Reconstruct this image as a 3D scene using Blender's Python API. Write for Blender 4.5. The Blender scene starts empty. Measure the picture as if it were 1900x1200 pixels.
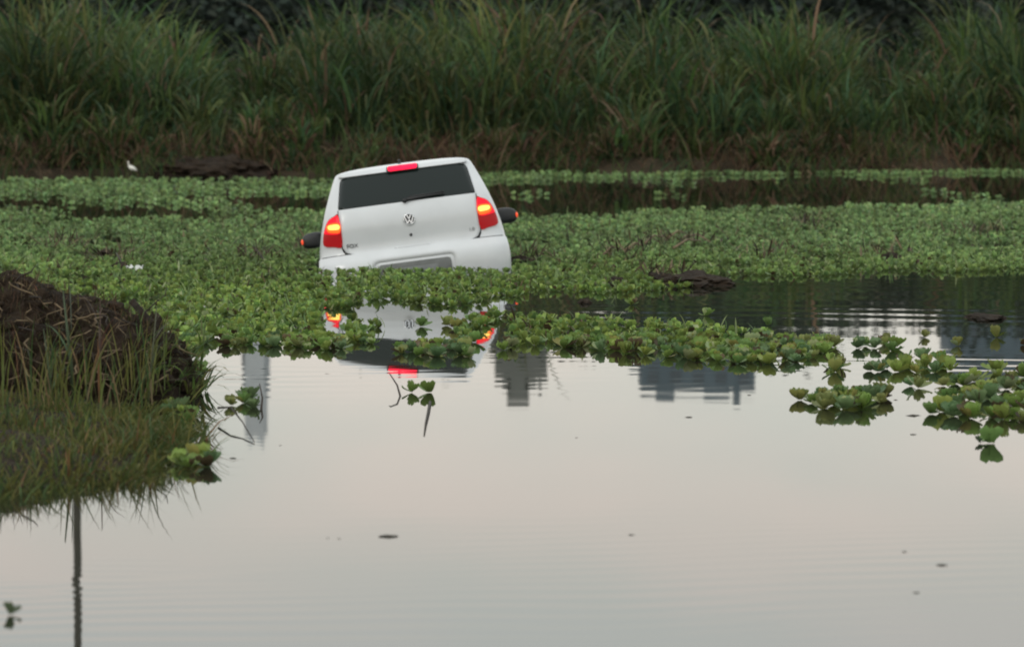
import bpy, bmesh, math, random
import numpy as np
from mathutils import Vector, Matrix, noise as mnoise

random.seed(7)
RNG = np.random.default_rng(7)
R = math.radians
SC = bpy.context.scene
COL = SC.collection

# ------------------------------------------------------------------ camera
CAM_H = 1.65
FPX = 6420.0            # focal length in pixels of a 1900 px wide frame
W, H, YH = 1900.0, 1200.0, 150.0
PITCH = math.atan((H / 2 - YH) / FPX)
cam_data = bpy.data.cameras.new('camera')
cam = bpy.data.objects.new('camera', cam_data)
COL.objects.link(cam)
cam.location = (0, 0, CAM_H)
cam.rotation_euler = (math.pi / 2 - PITCH, 0, 0)
cam_data.sensor_width = 36.0
cam_data.lens = 36.0 * FPX / W
cam_data.clip_start = 0.5
cam_data.clip_end = 3000
cam_data.dof.use_dof = True
cam_data.dof.focus_distance = 22.0
cam_data.dof.aperture_fstop = 4.0
SC.camera = cam

# ------------------------------------------------------------------ sky
SUN_ELEV, SUN_ROT = R(34), R(215)
world = bpy.data.worlds.new('World')
SC.world = world
world.use_nodes = True
wn, wl = world.node_tree.nodes, world.node_tree.links
wn.clear()
w_out = wn.new('ShaderNodeOutputWorld')
w_bg = wn.new('ShaderNodeBackground')
w_bg.inputs['Strength'].default_value = 0.1
w_sky = wn.new('ShaderNodeTexSky')
w_sky.sky_type = 'NISHITA'
w_sky.sun_disc = False
w_sky.sun_elevation = SUN_ELEV
w_sky.sun_rotation = SUN_ROT
w_sky.air_density = 1.2
w_sky.dust_density = 3.0
w_tc = wn.new('ShaderNodeTexCoord')
w_map = wn.new('ShaderNodeMapping')
w_map.inputs['Scale'].default_value = (5.0, 5.0, 14.0)
wl.new(w_tc.outputs['Generated'], w_map.inputs['Vector'])
w_noise = wn.new('ShaderNodeTexNoise')
w_noise.inputs['Scale'].default_value = 1.6
w_noise.inputs['Detail'].default_value = 3.0
w_noise.inputs['Roughness'].default_value = 0.45
wl.new(w_map.outputs['Vector'], w_noise.inputs['Vector'])
w_ramp = wn.new('ShaderNodeValToRGB')          # cloud tint: grey-green, cream, rose
w_ramp.color_ramp.elements[0].position = 0.34
w_ramp.color_ramp.elements[0].color = (0.87, 0.88, 0.80, 1)
w_ramp.color_ramp.elements[1].position = 0.66
w_ramp.color_ramp.elements[1].color = (1.05, 0.94, 0.845, 1)
wl.new(w_noise.outputs['Fac'], w_ramp.inputs['Fac'])
w_sep = wn.new('ShaderNodeSeparateXYZ')
wl.new(w_tc.outputs['Generated'], w_sep.inputs['Vector'])
w_el = wn.new('ShaderNodeMapRange')            # the veil cools and greys above the horizon band
w_el.interpolation_type = 'SMOOTHSTEP'
w_el.inputs['From Min'].default_value = 0.125
w_el.inputs['From Max'].default_value = 0.20
wl.new(w_sep.outputs['Z'], w_el.inputs['Value'])
w_mixa = wn.new('ShaderNodeMix'); w_mixa.data_type = 'RGBA'
wl.new(w_el.outputs['Result'], w_mixa.inputs['Factor'])
wl.new(w_ramp.outputs['Color'], w_mixa.inputs['A'])
w_mixa.inputs['B'].default_value = (0.93, 0.97, 0.95, 1)
w_scale = wn.new('ShaderNodeVectorMath'); w_scale.operation = 'SCALE'
w_scale.inputs['Scale'].default_value = 11.8
wl.new(w_mixa.outputs['Result'], w_scale.inputs[0])
w_mix = wn.new('ShaderNodeMix'); w_mix.data_type = 'RGBA'
w_mix.inputs['Factor'].default_value = 0.88    # overcast veil over the clear sky
wl.new(w_sky.outputs['Color'], w_mix.inputs['A'])
wl.new(w_scale.outputs['Vector'], w_mix.inputs['B'])
wl.new(w_mix.outputs['Result'], w_bg.inputs['Color'])
wl.new(w_bg.outputs['Background'], w_out.inputs['Surface'])

sun_data = bpy.data.lights.new('sun', 'SUN')
sun_data.energy = 0.6
sun_data.angle = R(20)
sun_data.color = (1.0, 0.95, 0.88)
sun = bpy.data.objects.new('sun', sun_data)
COL.objects.link(sun)
_sd = Vector((math.sin(SUN_ROT) * math.cos(SUN_ELEV), math.cos(SUN_ROT) * math.cos(SUN_ELEV), math.sin(SUN_ELEV)))
sun.rotation_euler = _sd.to_track_quat('Z', 'Y').to_euler()

vs = SC.view_settings
vs.view_transform = 'Standard'
vs.look = 'None'
vs.exposure = 0.0
vs.gamma = 1.0
vs.use_curve_mapping = False
SC.render.engine = 'CYCLES'
SC.cycles.use_denoising = True
SC.cycles.max_bounces = 6
SC.cycles.filter_width = 1.9

# ------------------------------------------------------------------ helpers
def ground(px, py, z=0.0):
    """world point on the level plane z seen at a pixel of the photograph"""
    d = Vector(((px - W / 2) / FPX, 1.0, -(py - H / 2) / FPX))
    c, s = math.cos(PITCH), math.sin(PITCH)
    d = Vector((d.x, d.y * c + d.z * s, -d.y * s + d.z * c))
    t = (z - CAM_H) / d.z
    return Vector((d.x * t, d.y * t, z))

def at_depth(px, py, y):
    d = Vector(((px - W / 2) / FPX, 1.0, -(py - H / 2) / FPX))
    c, s = math.cos(PITCH), math.sin(PITCH)
    d = Vector((d.x, d.y * c + d.z * s, -d.y * s + d.z * c))
    t = y / d.y
    return Vector((d.x * t, y, CAM_H + d.z * t))

def project(x, y, z):
    """numpy: world -> pixel of the photograph"""
    c, s = math.cos(PITCH), math.sin(PITCH)
    zz = z - CAM_H
    fwd = y * c - zz * s
    up = y * s + zz * c
    return W / 2 + FPX * x / fwd, H / 2 - FPX * up / fwd

def tag(o, label=None, cat=None, group=None, kind=None):
    if label: o['label'] = label
    if cat: o['category'] = cat
    if group: o['group'] = group
    if kind: o['kind'] = kind
    return o

def link(name, mesh, mat=None, parent=None):
    o = bpy.data.objects.new(name, mesh)
    COL.objects.link(o)
    if mat is not None and len(mesh.materials) == 0:
        mesh.materials.append(mat)
    if parent is not None:
        o.parent = parent
    return o

def empty(name, loc=(0, 0, 0)):
    o = bpy.data.objects.new(name, None)
    o.empty_display_size = 0.05
    o.location = loc
    COL.objects.link(o)
    return o

def np_mesh(name, verts, faces, cols=None, smooth=True):
    """verts (n,3), faces (m,4) quads; cols (n,3) point colours"""
    me = bpy.data.meshes.new(name)
    verts = np.asarray(verts, dtype=np.float32)
    faces = np.asarray(faces, dtype=np.int32)
    k = faces.shape[1]
    me.vertices.add(len(verts))
    me.vertices.foreach_set('co', verts.ravel())
    me.loops.add(faces.size)
    me.loops.foreach_set('vertex_index', faces.ravel())
    me.polygons.add(len(faces))
    me.polygons.foreach_set('loop_start', np.arange(0, faces.size, k, dtype=np.int32))
    me.polygons.foreach_set('loop_total', np.full(len(faces), k, dtype=np.int32))
    me.polygons.foreach_set('use_smooth', np.full(len(faces), smooth, dtype=bool))
    if cols is not None:
        a = me.attributes.new('tint', 'FLOAT_COLOR', 'POINT')
        c4 = np.ones((len(verts), 4), dtype=np.float32)
        c4[:, :3] = cols
        a.data.foreach_set('color', c4.ravel())
    me.update(calc_edges=True)
    return me

def bm_mesh(name, bm, smooth=True):
    me = bpy.data.meshes.new(name)
    bmesh.ops.recalc_face_normals(bm, faces=bm.faces)
    bm.to_mesh(me); bm.free()
    me.polygons.foreach_set('use_smooth', np.full(len(me.polygons), smooth, dtype=bool))
    return me

def tube_bm(bm, pts, radii, sides=6):
    rings = []
    pts = [Vector(p) for p in pts]
    for i, p in enumerate(pts):
        a = pts[max(i - 1, 0)]; b = pts[min(i + 1, len(pts) - 1)]
        d = (b - a).normalized()
        up = Vector((0, 0, 1)) if abs(d.z) < 0.9 else Vector((0, 1, 0))
        u = d.cross(up).normalized(); v = d.cross(u)
        r = radii[i] if isinstance(radii, (list, tuple)) else radii
        rings.append([bm.verts.new(p + u * (r * math.cos(2 * math.pi * k / sides)) + v * (r * math.sin(2 * math.pi * k / sides))) for k in range(sides)])
    for i in range(len(rings) - 1):
        for k in range(sides):
            bm.faces.new((rings[i][k], rings[i][(k + 1) % sides], rings[i + 1][(k + 1) % sides], rings[i + 1][k]))
    bm.faces.new(rings[0]); bm.faces.new(rings[-1])
    return bm

def box_bm(bm, c, s, rot=None):
    r = bmesh.ops.create_cube(bm, size=1.0)
    m = Matrix.Translation(c) @ (rot or Matrix.Identity(4)) @ Matrix.Diagonal((s[0], s[1], s[2], 1))
    bmesh.ops.transform(bm, matrix=m, verts=r['verts'])
    return r['verts']

# ------------------------------------------------------------------ materials
def mat(name, col, rough=0.6, spec=0.5, metal=0.0, emit=None, estr=1.0, var=0.0, vscale=8.0, bump=0.0, bscale=40.0, coat=0.0):
    m = bpy.data.materials.new(name); m.use_nodes = True
    n, l = m.node_tree.nodes, m.node_tree.links
    p = n['Principled BSDF']
    p.inputs['Base Color'].default_value = (*col, 1)
    p.inputs['Roughness'].default_value = rough
    p.inputs['Specular IOR Level'].default_value = spec
    p.inputs['Metallic'].default_value = metal
    if coat: p.inputs['Coat Weight'].default_value = coat
    if emit:
        p.inputs['Emission Color'].default_value = (*emit, 1)
        p.inputs['Emission Strength'].default_value = estr
    tc = n.new('ShaderNodeTexCoord')
    if var:
        t = n.new('ShaderNodeTexNoise'); t.inputs['Scale'].default_value = vscale; t.inputs['Detail'].default_value = 5
        l.new(tc.outputs['Object'], t.inputs['Vector'])
        r = n.new('ShaderNodeMapRange'); r.inputs['From Min'].default_value = 0.3; r.inputs['From Max'].default_value = 0.7
        r.inputs['To Min'].default_value = 1 - var; r.inputs['To Max'].default_value = 1 + var
        l.new(t.outputs['Fac'], r.inputs['Value'])
        s = n.new('ShaderNodeVectorMath'); s.operation = 'SCALE'; s.inputs[0].default_value = col
        l.new(r.outputs['Result'], s.inputs['Scale'])
        l.new(s.outputs['Vector'], p.inputs['Base Color'])
    if bump:
        t = n.new('ShaderNodeTexNoise'); t.inputs['Scale'].default_value = bscale; t.inputs['Detail'].default_value = 6
        l.new(tc.outputs['Object'], t.inputs['Vector'])
        b = n.new('ShaderNodeBump'); b.inputs['Strength'].default_value = bump; b.inputs['Distance'].default_value = 0.05
        l.new(t.outputs['Fac'], b.inputs['Height']); l.new(b.outputs['Normal'], p.inputs['Normal'])
    return m

def leaf_mat(name, source='tint', transl=0.25, rough=0.55, spec=0.35):
    m = bpy.data.materials.new(name); m.use_nodes = True
    n, l = m.node_tree.nodes, m.node_tree.links
    p = n['Principled BSDF']; out = n['Material Output']
    if source == 'object':
        a = n.new('ShaderNodeObjectInfo'); c = a.outputs['Color']
    else:
        a = n.new('ShaderNodeAttribute'); a.attribute_name = source; c = a.outputs['Color']
    p.inputs['Roughness'].default_value = rough
    p.inputs['Specular IOR Level'].default_value = spec
    tr = n.new('ShaderNodeBsdfTranslucent')
    mx = n.new('ShaderNodeMixShader'); mx.inputs['Fac'].default_value = transl
    tc = n.new('ShaderNodeTexCoord')
    t = n.new('ShaderNodeTexNoise'); t.inputs['Scale'].default_value = 30; t.inputs['Detail'].default_value = 3
    l.new(tc.outputs['Object'], t.inputs['Vector'])
    r = n.new('ShaderNodeMapRange'); r.inputs['From Min'].default_value = .3; r.inputs['From Max'].default_value = .7
    r.inputs['To Min'].default_value = 0.8; r.inputs['To Max'].default_value = 1.2
    l.new(t.outputs['Fac'], r.inputs['Value'])
    s = n.new('ShaderNodeVectorMath'); s.operation = 'SCALE'
    l.new(c, s.inputs[0]); l.new(r.outputs['Result'], s.inputs['Scale'])
    l.new(s.outputs['Vector'], p.inputs['Base Color']); l.new(s.outputs['Vector'], tr.inputs['Color'])
    l.new(p.outputs['BSDF'], mx.inputs[1]); l.new(tr.outputs['BSDF'], mx.inputs[2])
    l.new(mx.outputs['Shader'], out.inputs['Surface'])
    return m

M = dict(
    water=mat('water', (0.016, 0.018, 0.012), rough=0.02, spec=0.5),
    soil=mat('soil', (0.026, 0.018, 0.012), rough=0.95, spec=0.15, var=0.55, vscale=9, bump=1.0, bscale=22),
    bank_soil=mat('bank_soil', (0.045, 0.035, 0.022), rough=0.95, spec=0.15, var=0.4, vscale=2.5, bump=0.8, bscale=6),
    paint=mat('white_paint', (0.63, 0.65, 0.67), rough=0.24, spec=0.5, coat=0.35, var=0.05, vscale=3),
    gap=mat('panel_gap', (0.015, 0.015, 0.016), rough=0.8),
    glass=mat('tinted_glass', (0.010, 0.016, 0.015), rough=0.08, spec=0.3),
    plastic=mat('black_plastic', (0.014, 0.015, 0.016), rough=0.45, bump=0.1, bscale=300),
    chrome=mat('chrome', (0.75, 0.76, 0.78), rough=0.12, metal=1.0),
    recess=mat('recess_shade_grey', (0.16, 0.168, 0.165), rough=0.6, var=0.15, vscale=12),  # body-colour recess with its shade put into the grey
    dark_badge=mat('badge_dark', (0.03, 0.032, 0.035), rough=0.3),
    plate=mat('plate_grey', (0.22, 0.23, 0.235), rough=0.5, var=0.1),
    lens_dark=mat('lens_dark_red', (0.20, 0.012, 0.014), spec=0.15, rough=0.12, emit=(0.9, 0.015, 0.02), estr=0.22),
    lens_lit=mat('lens_lit_red', (0.45, 0.01, 0.02), spec=0.15, rough=0.15, emit=(1.0, 0.008, 0.025), estr=0.9),
    lens_glow_orange=mat('lens_glow_orange', (0.5, 0.08, 0.01), spec=0.15, rough=0.15, emit=(1.0, 0.16, 0.025), estr=0.85),  # orange fall-off of the bulb's glow, set as a colour
    lens_amber=mat('lens_amber', (0.7, 0.4, 0.1), spec=0.15, rough=0.2, emit=(1.0, 0.66, 0.12), estr=1.5),
    brake=mat('brake_lamp', (0.5, 0.01, 0.03), spec=0.15, rough=0.15, emit=(1.0, 0.006, 0.045), estr=1.7),
    mirror_lamp=mat('mirror_lamp', (0.6, 0.1, 0.03), spec=0.15, rough=0.2, emit=(1.0, 0.09, 0.04), estr=0.9),
    tyre=mat('rubber', (0.012, 0.012, 0.012), rough=0.8),
    steel=mat('wheel_steel', (0.3, 0.3, 0.31), rough=0.4, metal=0.8),
    wood=mat('wet_wood', (0.030, 0.022, 0.016), rough=0.8, var=0.4, vscale=15, bump=0.4),
    straw=mat('dead_straw', (0.16, 0.115, 0.065), rough=0.8, var=0.3, vscale=10),
    debris=mat('floating_debris', (0.035, 0.03, 0.022), rough=0.85, var=0.4, vscale=30),
    litter=mat('white_litter', (0.60, 0.62, 0.58), rough=0.6, var=0.05),
    feather=mat('white_feather', (0.78, 0.76, 0.70), rough=0.8),
    beak=mat('dark_beak', (0.03, 0.025, 0.02), rough=0.5),
    pole=mat('weathered_pole', (0.07, 0.065, 0.055), rough=0.9, var=0.25, vscale=4),
    tower_blue=mat('haze_blue_grey', (0.095, 0.135, 0.165), rough=0.8, var=0.1, vscale=0.3),  # blue-grey stands in for distance haze, painted into the walls
    tower_dark=mat('hazed_dark_concrete', (0.15, 0.16, 0.15), rough=0.85, var=0.1, vscale=0.3),  # wall grey lightened to carry the haze in its colour
    tower_pale=mat('hazed_pale_concrete', (0.52, 0.56, 0.585), rough=0.85, var=0.1, vscale=0.3),  # bluish tint paints the far haze onto the tower
    pane=mat('dark_pane', (0.06, 0.08, 0.10), rough=0.5),
    leaf=leaf_mat('leaf_tint', 'tint'),
    blade=leaf_mat('blade_tint', 'tint', transl=0.35, rough=0.65, spec=0.2),
    wood_leaf=leaf_mat('far_leaf_tint', 'tint', transl=0.15, rough=0.9, spec=0.02),
    leaf_obj=leaf_mat('leaf_by_plant', 'object'),
)

# ------------------------------------------------------------------ water: one rippled sheet out to the bank and beyond
def smooth_noise(x, y, sx, sy, seed, k=14):
    """cheap smooth random field from a few sines, about -1..1"""
    r = np.random.default_rng(seed)
    out = np.zeros_like(x)
    for i in range(k):
        a = r.uniform(0, 2 * np.pi); f = r.uniform(0.35, 1.0)
        out += np.sin(2 * np.pi * (x * np.cos(a) * f / sx + y * np.sin(a) * f / sy) + r.uniform(0, 6.28))
    return out / math.sqrt(k / 2) / 1.6

def build_water():
    ys = np.concatenate([np.array([-60, -20, -5, 0, 4, 6]), np.arange(7.0, 24, 0.026), np.arange(24, 32, 0.05), np.arange(32, 48, 0.12), np.arange(48, 74, 0.5), np.array([74, 80, 100.0])])
    xs = np.concatenate([np.array([-400, -120, -40, -14]), np.arange(-8, 8.01, 0.11), np.array([14, 40, 120, 400.0])])
    X, Y = np.meshgrid(xs, ys)
    Z = np.zeros_like(X)
    # long-crested ripples in drifting patches
    warp = 0.22 * smooth_noise(X, Y, 2.6, 3.0, 11)
    def packet(lam, slope, skew, mask, seed):
        ph = (Y + skew * X + warp + 0.04 * smooth_noise(X, Y, 0.9, 1.3, seed))
        return slope * lam / (2 * np.pi) * np.sin(2 * np.pi * ph / lam) * mask
    patch = np.clip(0.55 + 0.7 * smooth_noise(X, Y, 3.0, 1.7, 21), 0, 1.6)
    near = np.exp(-((Y - 11.2) / 1.0) ** 2)
    mid = np.exp(-((Y - 19.6) / 1.5) ** 2) * (1 - 0.75 * np.exp(-((X + 0.62) / 0.45) ** 2))
    far = 1 / (1 + np.exp(-(Y - 23.0) / 0.7)) * np.exp(-np.clip(Y - 29, 0, None) / 4.0)
    Z += packet(0.17, 0.015, -0.22, near * patch, 1)
    Z += packet(0.115, 0.007, -0.20, near * patch, 2)
    Z += packet(0.38, 0.0042, 0.05, mid * np.clip(patch, 0.15, None), 3)
    Z += packet(0.26, 0.0018, -0.04, mid * patch, 4)
    Z += packet(0.62, 0.0026, 0.08, far * patch, 5)
    Z += packet(0.95, 0.0018, -0.05, far * np.clip(1.2 - patch, 0, 1), 6)
    Z += packet(0.21, 0.0005, 0.03, np.ones_like(X), 7)
    Z += packet(0.30, 0.0016, 0.55, mid * patch, 8) + packet(0.27, 0.0014, -0.6, mid * np.clip(1.3 - patch, 0, 1), 9)
    # rings that cross the mirrored pole at the lower left
    dl = np.hypot((X + 1.35) * 1.0, (Y - 11.35))
    Z += 0.00035 * np.sin(2 * np.pi * dl / 0.13) * np.exp(-(dl / 0.55) ** 2)
    Z += 0.00008 * smooth_noise(X, Y, 0.7, 0.9, 31) * (np.abs(X) < 9)
    n, m = X.shape
    idx = np.arange(n * m).reshape(n, m)
    f = np.stack([idx[:-1, :-1], idx[:-1, 1:], idx[1:, 1:], idx[1:, :-1]], -1).reshape(-1, 4)
    v = np.stack([X, Y, Z], -1).reshape(-1, 3)
    return link('water', np_mesh('water', v, f), M['water'])
tag(build_water(), 'still grey pond water mirroring a pale evening sky', kind='structure')

# ------------------------------------------------------------------ far bank terrain
def bank_front(x):
    return 61.6 + 0.34 * x * 0.55 + 0.35 * np.sin(x * 0.9 + 0.5) + 0.2 * np.sin(x * 2.3)

def bank_height(x, y):
    d = y - bank_front(x)
    base = np.clip(d, -0.6, None)
    h = 0.10 + 0.85 * (1 - np.exp(-np.clip(base, 0, None) / 3.2)) + np.clip(base, -0.6, 0) * 0.6
    return h + 0.10 * smooth_noise(x, y, 2.2, 2.2, 41)

def build_far_bank():
    xs = np.concatenate([np.linspace(-300, -24, 12), np.arange(-22, 22.1, 0.5), np.linspace(24, 300, 12)])
    ds = np.concatenate([np.array([-0.6, -0.3, 0, 0.3, 0.7]), np.arange(1.2, 14, 0.7), np.array([20, 40, 90, 250, 900.0])])
    X, Dm = np.meshgrid(xs, ds)
    Xc = np.clip(X, -24, 24)
    Y = bank_front(Xc) + Dm
    Z = bank_height(Xc, Y)
    n, m = X.shape
    idx = np.arange(n * m).reshape(n, m)
    f = np.stack([idx[:-1, :-1], idx[:-1, 1:], idx[1:, 1:], idx[1:, :-1]], -1).reshape(-1, 4)
    return link('far_bank', np_mesh('far_bank', np.stack([X, Y, Z], -1).reshape(-1, 3), f), M['bank_soil'])
tag(build_far_bank(), 'dark earth bank beneath the tall grass across the water', kind='structure')

# ------------------------------------------------------------------ blade maker (vectorised)
def blades(base, height, azim, lean, droop, width, cols, seg=5, twist=None):
    """curved tapering strips. base (n,3); height = blade length; lean = start angle from vertical; droop = added angle at the tip"""
    n = len(base)
    t = np.linspace(0, 1, seg + 1)
    ang = lean[:, None] + droop[:, None] * t[None, :] ** 1.6
    step = height[:, None] / seg
    amid = 0.5 * (ang[:, 1:] + ang[:, :-1])
    hor = np.concatenate([np.zeros((n, 1)), np.cumsum(np.sin(amid) * step, 1)], 1)
    ver = np.concatenate([np.zeros((n, 1)), np.cumsum(np.cos(amid) * step, 1)], 1)
    dx, dy = np.cos(azim), np.sin(azim)
    cx = base[:, 0:1] + hor * dx[:, None]
    cy = base[:, 1:2] + hor * dy[:, None]
    cz = base[:, 2:3] + ver
    wt = width[:, None] * np.clip(0.55 + 1.6 * t - 2.15 * t ** 2, 0.04, None)[None, :]
    if twist is None: twist = RNG.uniform(-1.2, 1.2, n)
    sa = azim + np.pi / 2 + twist
    sx, sy = np.cos(sa)[:, None] * wt / 2, np.sin(sa)[:, None] * wt / 2
    L = np.stack([cx - sx, cy - sy, cz], -1); Rr = np.stack([cx + sx, cy + sy, cz], -1)
    v = np.stack([L, Rr], 2).reshape(n, (seg + 1) * 2, 3)
    k = np.arange(seg)
    q = np.stack([2 * k, 2 * k + 1, 2 * k + 3, 2 * k + 2], -1)
    f = (q[None] + (np.arange(n) * (seg + 1) * 2)[:, None, None]).reshape(-1, 4)
    c = np.repeat(cols, (seg + 1) * 2, axis=0)
    return v.reshape(-1, 3), f, c

def merge(parts):
    vs_, fs, cs, o = [], [], [], 0
    for v, f, c in parts:
        vs_.append(v); fs.append(f + o); cs.append(c); o += len(v)
    return np.concatenate(vs_), np.concatenate(fs), np.concatenate(cs)

def pick(colors, n, jitter=0.18, p=None):
    colors = np.array(colors)
    i = RNG.choice(len(colors), n, p=p)
    return colors[i] * RNG.uniform(1 - jitter, 1 + jitter, (n, 1)) * RNG.uniform(0.95, 1.05, (n, 3))

REED = [(0.068, 0.112, 0.036), (0.055, 0.100, 0.042), (0.084, 0.120, 0.038), (0.048, 0.090, 0.044), (0.100, 0.114, 0.044)]
DEAD = [(0.17, 0.115, 0.070), (0.14, 0.092, 0.056), (0.21, 0.15, 0.095), (0.15, 0.085, 0.062)]

def build_reeds():
    parts, dead = [], []
    nc = 1050
    cx = RNG.uniform(-19, 19, nc)
    cd = RNG.uniform(0.0, 1.0, nc) ** 1.15 * 11.0 + 0.1
    gap = smooth_noise(cx, cd, 2.2, 3.2, 55)
    hue = smooth_noise(cx, cd, 5.0, 6.0, 57)
    for i in range(nc):
        x, d = cx[i], cd[i]
        if gap[i] < -0.38 and d > 0.6: continue
        y = float(bank_front(x)) + d
        z = float(bank_height(np.array([x]), np.array([y]))[0])
        size = min(0.60 + 0.36 * d, 1.75) * random.uniform(0.55, 1.3)
        size *= 1.0 + 0.14 * math.sin(x * 0.55 + 1.0) + 0.10 * math.sin(x * 1.4) + 0.16 * gap[i]
        n = int(random.uniform(50, 80))
        az = RNG.uniform(0, 2 * np.pi, n)
        rr = RNG.uniform(0, 1, n) ** 0.6 * 0.32 * size
        lift = RNG.uniform(0, 0.75, n) * size
        base = np.stack([x + rr * np.cos(az), y + rr * np.sin(az), z - 0.05 + lift], -1)
        h = size * RNG.uniform(0.30, 0.80, n)
        lean = RNG.uniform(0.02, 0.65, n)
        droop = RNG.uniform(0.5, 2.7, n)
        w = RNG.uniform(0.026, 0.072, n)
        tone = np.array([1, 1, 1]) * random.uniform(0.55, 1.35) * (1 + 0.25 * hue[i]) * np.array([random.uniform(.85, 1.2), 1, random.uniform(.85, 1.15)])
        c = pick(REED, n, 0.3) * tone
        pd = 0.045 + 0.18 * max(0.0, 1.2 - d) + (0.28 if random.random() < 0.10 else 0)
        k = RNG.uniform(size=n) < pd
        c[k] = pick(DEAD, int(k.sum()))
        parts.append(blades(base, h, az + RNG.normal(0, 0.5, n), lean, droop, w, c, seg=5))
    # drooping front thatch, mostly dead, along the foot of the bank
    n = 5600
    x = RNG.uniform(-19, 19, n)
    d = RNG.uniform(-0.45, 1.3, n)
    dens = smooth_noise(x, d, 2.4, 3, 51)
    keep = RNG.uniform(-0.6, 1.0, n) < 0.45 + dens * 0.6 + 0.3 * (x > 3)
    x, d = x[keep], d[keep]; n = len(x)
    y = bank_front(x) + d
    z = bank_height(x, y)
    base = np.stack([x, y, z + RNG.uniform(0, 0.18, n)], -1)
    az = RNG.uniform(-np.pi, 0, n)
    dead.append(blades(base, RNG.uniform(0.25, 0.75, n), az, RNG.uniform(0.1, 1.1, n), RNG.uniform(0.4, 2.2, n), RNG.uniform(0.018, 0.04, n), pick(DEAD, n, 0.25), seg=4))
    # low green growth creeping down to the waterline
    n = 6500
    x = RNG.uniform(-19, 19, n)
    d = RNG.uniform(-0.55, 1.0, n)
    keep = smooth_noise(x, d, 1.8, 2.0, 58) + RNG.uniform(-0.6, 0.6, n) > 0.0
    x, d = x[keep], d[keep]; n = len(x)
    y = bank_front(x) + d
    base = np.stack([x, y, np.clip(bank_height(x, y), 0, None)], -1)
    parts.append(blades(base, RNG.uniform(0.15, 0.55, n), RNG.uniform(-3.4, 0.3, n), RNG.uniform(0, 0.7, n), RNG.uniform(0.3, 1.9, n), RNG.uniform(0.02, 0.045, n), pick(REED, n, 0.3) * 1.1, seg=4))
    # green low grass between the clumps
    n = 9000
    x = RNG.uniform(-19, 19, n); d = RNG.uniform(0.2, 9, n)
    y = bank_front(x) + d; z = bank_height(x, y)
    base = np.stack([x, y, z], -1)
    parts.append(blades(base, RNG.uniform(0.4, 1.2, n), RNG.uniform(0, 6.28, n), RNG.uniform(0, 0.5, n), RNG.uniform(0.3, 1.8, n), RNG.uniform(0.02, 0.04, n), pick(REED, n, 0.3) * 0.9, seg=4))
    o = link('tall_grass', np_mesh('tall_grass', *merge(parts)), M['blade'])
    tag(o, 'tall dark green grass in drooping clumps covering the far bank', 'tall grass', kind='stuff')
    o = link('dead_grass', np_mesh('dead_grass', *merge(dead)), M['blade'])
    tag(o, 'reddish brown dead grass hanging along the foot of the far bank', 'dead grass', kind='stuff')
build_reeds()

# ------------------------------------------------------------------ wood behind the reeds, far buildings, pole
def build_wood():
    n = 80000
    x = RNG.uniform(-55, 55, n)
    top = 6.0 + 0.45 * np.sin(x * 0.31) + 0.4 * np.sin(x * 0.83 + 1) + 0.3 * np.sin(x * 0.12 + 2) + 0.9 * np.exp(-((x - 13) / 5) ** 2)
    y = 112 + RNG.normal(0, 3.0, n)
    z = 0.9 + (top - 0.9) * RNG.uniform(0, 1, n) ** 0.85 + RNG.normal(0, 0.25, n)
    s = RNG.uniform(0.09, 0.24, n)
    a = RNG.normal(size=(n, 3)); a /= np.linalg.norm(a, axis=1)[:, None]
    b = np.cross(a, RNG.normal(size=(n, 3))); b /= np.linalg.norm(b, axis=1)[:, None]
    p = np.stack([x, y, z], -1)
    v = np.stack([p - a * s[:, None], p + b * s[:, None] * 0.55, p + a * s[:, None], p - b * s[:, None] * 0.55], 1).reshape(-1, 3)
    f = np.arange(n * 4).reshape(-1, 4)
    c = np.repeat(pick([(0.040, 0.052, 0.044), (0.036, 0.048, 0.042), (0.044, 0.054, 0.044)], n, 0.25), 4, axis=0)
    # deeper, coarser foliage that closes the gaps
    n2 = 26000
    x2 = RNG.uniform(-55, 55, n2)
    top2 = 5.75 + 0.45 * np.sin(x2 * 0.31) + 0.4 * np.sin(x2 * 0.83 + 1) + 0.3 * np.sin(x2 * 0.12 + 2) + 0.9 * np.exp(-((x2 - 13) / 5) ** 2)
    p2 = np.stack([x2, 118 + RNG.normal(0, 1.5, n2), 0.9 + (top2 - 0.9) * RNG.uniform(0, 1, n2)], -1)
    s2 = RNG.uniform(0.3, 0.75, n2)[:, None]
    a2 = RNG.normal(size=(n2, 3)); a2[:, 1] *= 0.5; a2 /= np.linalg.norm(a2, axis=1)[:, None]
    b2 = np.cross(a2, RNG.normal(size=(n2, 3)) * 0.4 + np.array([0, 1.0, 0])); b2 /= np.linalg.norm(b2, axis=1)[:, None]
    v2 = np.stack([p2 - a2 * s2, p2 + b2 * s2 * 0.6, p2 + a2 * s2, p2 - b2 * s2 * 0.6], 1).reshape(-1, 3)
    c2 = np.repeat(pick([(0.040, 0.050, 0.044), (0.037, 0.048, 0.043)], n2, 0.12), 4, axis=0)
    v, f, c = merge([(v, f, c), (v2, np.arange(n2 * 4).reshape(-1, 4), c2)])
    o = link('far_wood', np_mesh('far_wood', v, f, c, smooth=False), M['wood_leaf'])
    tag(o, 'dark blurred belt of far trees behind the tall grass', 'wood', kind='stuff')
build_wood()

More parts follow.
